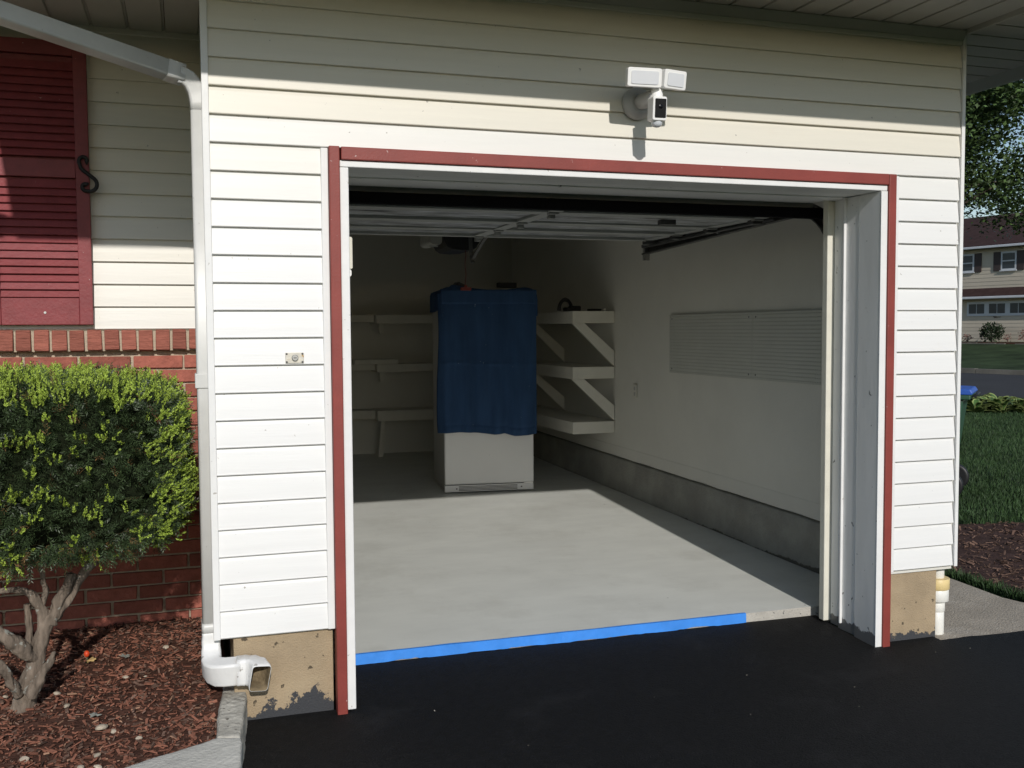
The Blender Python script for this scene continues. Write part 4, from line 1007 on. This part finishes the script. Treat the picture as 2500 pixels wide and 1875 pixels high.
def grass(name, n, cond, xr, h0, h1, seed, m=m_grass, zf=lambda x, y: -.07):
    rr = np.random.RandomState(seed); V = []; F = []; k = 0
    while k < n:
        x, y = xr(rr)
        if not cond(x, y): continue
        k += 1; h = rr.uniform(h0, h1); a = rr.rand() * 6.28; w_ = .0035 + .002 * rr.rand(); lx, ly = rr.normal(0, .35, 2) * h
        z = zf(x, y); c, s = math.cos(a) * w_, math.sin(a) * w_; o = len(V)
        V += [(x - c, y - s, z), (x + c, y + s, z), (x + lx * .4 + c * .7, y + ly * .4 + s * .7, z + h * .6), (x + lx * .4 - c * .7, y + ly * .4 - s * .7, z + h * .6), (x + lx, y + ly, z + h)]
        F += [(o, o + 1, o + 2, o + 3), (o + 3, o + 2, o + 4)]
    me = bpy.data.meshes.new(name); me.from_pydata(V, [], F); me.materials.append(m); o = bpy.data.objects.new(name, me); COL.objects.link(o); return stuff(o)
def wedge(rr):
    t = 5.2 + 12.5 * rr.rand() ** .75; return (-.115 + rr.uniform(.80, 1.12) * t, -4.3 + t)
grass('grass', 62000, lambda x, y: x > 4.9 and not in_rbed(x, y) and y > .5, wedge, .035, .085, 5)
grass('path_edge_grass', 2600, lambda x, y: True, lambda rr: (4.70 + abs(rr.normal(0, .055)) + .03, rr.uniform(.15, 3.0)), .03, .085, 6)

bn = thing('wheeled_bin', 'green wheeled bin with a blue lid standing on the lawn', 'bin', (7.33, 3.86, -.07))
ax = Vector((.68, -.73, 0)).normalized(); ay = Vector((.73, .68, 0)).normalized()    # ax: towards its handle side, ay: away from the viewer
BM = Matrix(((ax.x, ay.x, 0, 7.23), (ax.y, ay.y, 0, 3.95), (0, 0, 1, -.07), (0, 0, 0, 1)))
mb = MB()
lo = [(-.30, -.24, .10), (.03, -.24, .10), (.03, .24, .10), (-.30, .24, .10)]; hi = [(-.42, -.29, .98), (.15, -.29, .98), (.15, .29, .98), (-.42, .29, .98)]
mb.add([BM @ Vector(p) for p in lo + hi], [(3, 2, 1, 0), (4, 5, 6, 7), (0, 1, 5, 4), (1, 2, 6, 5), (2, 3, 7, 6), (3, 0, 4, 7)]); put('body', mb, m_bin, bn, .02)
mb = MB(); mb.box(-.45, .215, -.32, .32, .982, 1.030, 0, BM); put('rim', mb, m_bin, bn, .012)
mb = MB(); mb.prism([(-.46, 1.031), (.225, 1.031), (.235, 1.05), (.21, 1.085), (-.40, 1.105), (-.45, 1.07)], 'y', -.325, .325, 0, BM); put('lid', mb, m_lid, bn, .008)
mb = MB(); mb.tube([BM @ Vector((.25, -.26, 1.02)), BM @ Vector((.25, .26, 1.02))], .016, 10); put('handle', mb, m_black, bn)
mb = MB(); mb.tube([BM @ Vector((.03, -.33, .137)), BM @ Vector((.03, .33, .137))], .012, 8); put('axle', mb, m_steel, bn)
for s_ in (-1, 1):
    mb = MB(); mb.lathe([(.105, -.030), (.125, -.030), (.137, -.018), (.137, .018), (.125, .030), (.105, .030)], (.03, s_ * .33, .137), 'y', 28); mb.v = [tuple(BM @ Vector(p)) for p in mb.v]; wh = put('wheel', mb, m_black, bn)
    mb = MB()
    for q in range(6):
        a = q * math.pi / 3 + .4; mb.box(.018, .112, -.008, .008, -.010, .010, 0, BM @ Matrix.Translation((.03, s_ * .352 if s_ < 0 else s_ * .352, .137)) @ Matrix.Rotation(a, 4, 'Y'))
    put('spokes', mb, m_dsteel, wh)

def hosta_mesh(seed):
    rr = random.Random(seed); mb = MB()
    for i in range(46):
        a = rr.random() * math.tau; ln = rr.uniform(.15, .30); el = rr.uniform(.25, 1.2); wd = ln * .24
        base = Vector((.03 * math.cos(a), .03 * math.sin(a), 0)); pts = []; n = 6
        for j in range(n + 1):
            t = j / n; r_ = ln * t * math.cos(el * (1 - .3 * t)); z = ln * math.sin(el) * (1.5 * t - .85 * t * t) * 1.5
            ww = wd * math.sin(math.pi * min(1, .12 + .88 * t)) ** .8 if t < 1 else 0
            c = base + Vector((math.cos(a), math.sin(a), 0)) * r_ + Vector((0, 0, z)); sd = Vector((-math.sin(a), math.cos(a), 0))
            pts.append((c - sd * ww + Vector((0, 0, .012)), c - sd * ww * .66, c, c + sd * ww * .66, c + sd * ww + Vector((0, 0, .012))))
        o = len(mb.v); mb.v += [tuple(p) for r in pts for p in r]
        for j in range(n):
            for q in range(4):
                mb.f.append([o + j * 5 + q, o + j * 5 + q + 1, o + (j + 1) * 5 + q + 1, o + (j + 1) * 5 + q]); mb.mi.append(1 if q in (0, 3) else 0); mb.sm.append(True)
    me = mb.mesh('hosta'); me.materials.append(m_hosta); me.materials.append(m_hostae); return me
hm = [hosta_mesh(i) for i in range(3)]
k = 0
for i in range(5):
    for j in range(3):
        x = 13.55 + .42 * i + .20 * j + R.uniform(-.08, .08); y = 11.75 - .20 * i + .50 * j + R.uniform(-.08, .08)
        o = bpy.data.objects.new('hosta', hm[k % 3]); COL.objects.link(o); o.location = (x, y, -.07); s_ = R.uniform(.95, 1.3); o.scale = (s_, s_, s_); o.rotation_euler = (0, 0, R.random() * 6); k += 1
        tag(o, 'variegated green hosta clump in the row of hostas beside the street', 'hosta', 'hostas growing along the street')

# ================================================================== NEIGHBOUR HOUSE across the street
HM = Matrix(((SD.x, -QN.x, 0, P0.x), (SD.y, -QN.y, 0, P0.y), (0, 0, 1, 0), (0, 0, 0, 1)))   # local x: along facade (s), local y: towards the street
nh = thing('neighbour_house', 'two storey tan house with brown shingles and brown shutters across the street', 'house', (P0.x, P0.y, .8))
def hbox(name, a, m, par=nh, bev=0): 
    mb = MB(); mb.box(*a, 0, HM); return put(name, mb, m, par, bev)
uw = hbox('upper_wall', (-9, 7, -8, -.03, 3.5, 5.72), m_hwall)
lw_ = hbox('lower_wall', (-9, 7, -8, -.032, .7, 3.2), m_hwall)
mb = MB(); mb.prism([(0, 0), (.026, 0), (.012, .205), (0, .205)], 'x', -8, 8); lap = mb.mesh('lap_board', (0, 0, 0)); lap.materials.append(m_hwall); recalc(lap)
HR = HM.to_euler()
def lapb(z, par):
    o = bpy.data.objects.new('lap_board', lap); COL.objects.link(o); o.parent = par; p = HM @ Vector((-1, -.03, z)); o.rotation_euler = HR; o.location = p - WLOC[par.name]
for k_ in range(11): lapb(3.52 + .197 * k_, uw)
for k_ in range(12): lapb(.82 + .193 * k_, lw_)
mb = MB(); mb.prism([(.42, 5.66), (.42, 5.74), (-4.2, 7.75), (-8.6, 5.74), (-8.6, 5.66)], 'x', -9.4, 7.4, 0, HM); put('roof', mb, m_hroof, nh)
mb = MB(); mb.prism([(.50, 3.10), (.50, 3.18), (-.028, 3.60), (-.028, 3.50), (.3, 3.12)], 'x', -9.2, 7.2, 0, HM); put('lower_roof', mb, m_hroof, nh)
hbox('gutter', (-9.4, 7.4, .425, .52, 5.58, 5.70), m_htrim, bev=.02); hbox('gutter', (-9.2, 7.2, .505, .60, 3.03, 3.15), m_htrim, bev=.02)
hbox('lower_soffit', (-9.2, 7.2, -.0, .50, 3.02, 3.09), m_htrim)
def hwin(s0, s1, z0, z1, par=nh, slider=False):
    f = hbox('window', (s0, s1, -.005, .035, z0, z1), m_htrim, par)
    ww = .09
    if not slider:
        zm = (z0 + z1) / 2
        hbox('pane', (s0 + ww, s1 - ww, .036, .042, zm + .03, z1 - ww), m_glass, f); hbox('pane', (s0 + ww, s1 - ww, .036, .042, z0 + ww, zm - .03), m_glass, f)
        hbox('sill', (s0 - .04, s1 + .04, .036, .09, z0 - .05, z0), m_htrim, f)
    return f
def shut(s0, s1, z0, z1): hbox('shutter', (s0, s1, -.004, .045, z0, z1), m_hshut, nh, .01)
for c_ in (1.54, -.80, -3.3, -5.9):
    hwin(c_ - .42, c_ + .42, 4.44, 5.38); shut(c_ + .45, c_ + .83, 4.42, 5.38); shut(c_ - .83, c_ - .45, 4.42, 5.38)
wf = hbox('window', (-3.2, 1.49, -.004, .030, 2.16, 2.90), m_htrim)
for c_ in (.935, -.215, -1.37, -2.5):
    hbox('pane', (c_ + .02, c_ + .44, .031, .037, 2.29, 2.78), m_glass, wf); hbox('pane', (c_ - .44, c_ - .02, .031, .037, 2.29, 2.78), m_glass, wf)
# wrought script sign under the windows: illegible at this distance, a row of small loops
mb = MB(); path = []
for i in range(60):
    t = i / 59; path.append(HM @ Vector((-.03 - .39 * t, .03, 2.10 + .045 * math.sin(t * 34) * (.5 + .5 * math.sin(t * 5 + 1)) )))
mb.tube(path, .011, 5); put('script_sign', mb, m_iron, nh)
# planting in front of it
def leafball(name, c, rad, n, sz, m, label, cat, group=None, droop=False, seed=1):
    rr = random.Random(seed); t = thing(name, label, cat, c, group); mb = MB()
    for i in range(n):
        d = Vector((rr.gauss(0, 1), rr.gauss(0, 1), rr.gauss(0, 1))).normalized(); r = rr.uniform(.45, 1) * (1 + .25 * mnoise.noise(d * 3 + Vector((seed, 0, 0))))
        p = Vector(c) + Vector((d.x * rad[0] * r, d.y * rad[1] * r, rad[2] + d.z * rad[2] * r)); a = rr.random() * math.tau; l = sz * rr.uniform(.6, 1.5)
        u = Vector((math.cos(a), math.sin(a), rr.gauss(-.9 if droop else 0, .4))).normalized() * l; v = u.cross(Vector((rr.gauss(0, 1), rr.gauss(0, 1), rr.gauss(0, 1)))).normalized() * l * .35
        mb.add([p - u * .5, p + v * .5, p + u * .5, p - v * .5], [(0, 1, 2, 3)])
    o = put('foliage', mb, m, t, fix=False); o['kind'] = 'stuff'
    mb = MB(); mb.tube([Vector(c) - Vector((0, 0, .1)), Vector(c) + Vector((.03, 0, rad[2] * 1.1))], [.05 * rad[0] + .02, .02], 6); put('stem', mb, m_tbark, t)
    return t
def hp(s, y, z): p = HM @ Vector((s, y, z)); return (p.x, p.y, p.z)
leafball('bush', hp(-.54, .9, .84), (.56, .70, .50), 900, .15, m_bushd, 'dark drooping bush in front of the tan house under the small sign', 'bush', droop=True, seed=2)
leafball('bush', hp(.86, .8, .84), (.24, .3, .24), 160, .10, m_bushp, 'sparse pinkish shrub at the left of the dark drooping bush', 'bush', seed=3)
leafball('bush', hp(-1.34, .8, .84), (.2, .2, .22), 70, .09, m_bushp, 'tiny pinkish twiggy shrub right of the dark drooping bush', 'bush', seed=4)
leafball('bush', hp(-2.26, .8, .84), (.35, .35, .36), 220, .11, m_bushp, 'reddish shrub at the right edge in front of the tan house', 'bush', seed=5)
mb = MB(); mb.box(-8, 6, .6, 1.9, .72, .84, 0, HM); struct(put('flower_bed', mb, m_mulch))
be = thing('bed_edging', 'low pale stone edging of the flower bed before the tan house', 'edging', hp(-1, 1.98, .7))
for i in range(26):
    if i in (5, 9): continue
    mb = MB(); mb.box(-7 + .5 * i, -7 + .5 * i + .46, 1.92, 2.04, .70, .82 + R.uniform(-.02, .02), 0, HM); put('edging_stone', mb, m_curb, be)

# ================================================================== MAPLE
mp_ = thing('maple_tree', 'leafy green maple tree with sky showing through, right of the garage', 'tree', (20.4, 19.4, -.07))
mb = MB(); base = Vector((20.4, 19.4, -.1))
mb.tube([base, base + Vector((.05, .02, 2)), base + Vector((.2, .1, 4)), base + Vector((.5, 0, 6.2)), base + Vector((.8, -.1, 9))], [.30, .24, .21, .15, .06], 12); trk = put('trunk', mb, m_tbark, mp_)
rr = random.Random(5); tips = []
for i in range(26):
    h = rr.uniform(4.8, 8.4); a = rr.random() * math.tau; ln = rr.uniform(2.2, 4.8) * (1 - abs(h - 5.5) / 9); st = base + Vector((.05 * h, 0, h)); d = Vector((math.cos(a), math.sin(a), rr.uniform(.0, .55)))
    p1, p2 = st + d * ln * .5 + Vector((0, 0, .1)), st + d * ln + Vector((rr.gauss(0, .3), rr.gauss(0, .3), -.1))
    mb = MB(); mb.tube([st, p1, p2], [.06, .035, .012], 6); put('branch', mb, m_tbark, trk)
    for q in range(5):
        t = .35 + .65 * q / 4; tips.append(st + (p2 - st) * t + Vector((rr.gauss(0, .35), rr.gauss(0, .35), rr.gauss(0, .3))))
for i in range(46): tips.append(Vector((rr.uniform(18.5, 25.5), rr.uniform(16.5, 23), rr.uniform(4.7, 9.5))))
V, F = [], []
for c in tips:
    cs = rr.uniform(.55, 1.05)
    for i in range(rr.randint(190, 260)):
        p = c + Vector((rr.gauss(0, cs * .55), rr.gauss(0, cs * .55), rr.gauss(0, cs * .36)))
        if p.z < 4.35 + .3 * mnoise.noise(p * .8): continue
        l = rr.uniform(.09, .17); u = Vector((rr.gauss(0, 1), rr.gauss(0, 1), rr.gauss(-.3, .6))).normalized() * l; v = u.cross(Vector((rr.gauss(0, .5), rr.gauss(0, .5), 1))).normalized() * l * .8
        o = len(V); V += [p - u * .5, p - u * .1 + v * .5, p + u * .12 + v * .22, p + u * .6, p + u * .12 - v * .22, p - u * .1 - v * .5]; F.append((o, o + 1, o + 2, o + 3, o + 4, o + 5))
leafmesh('crown', V, F, m_leaf, mp_)
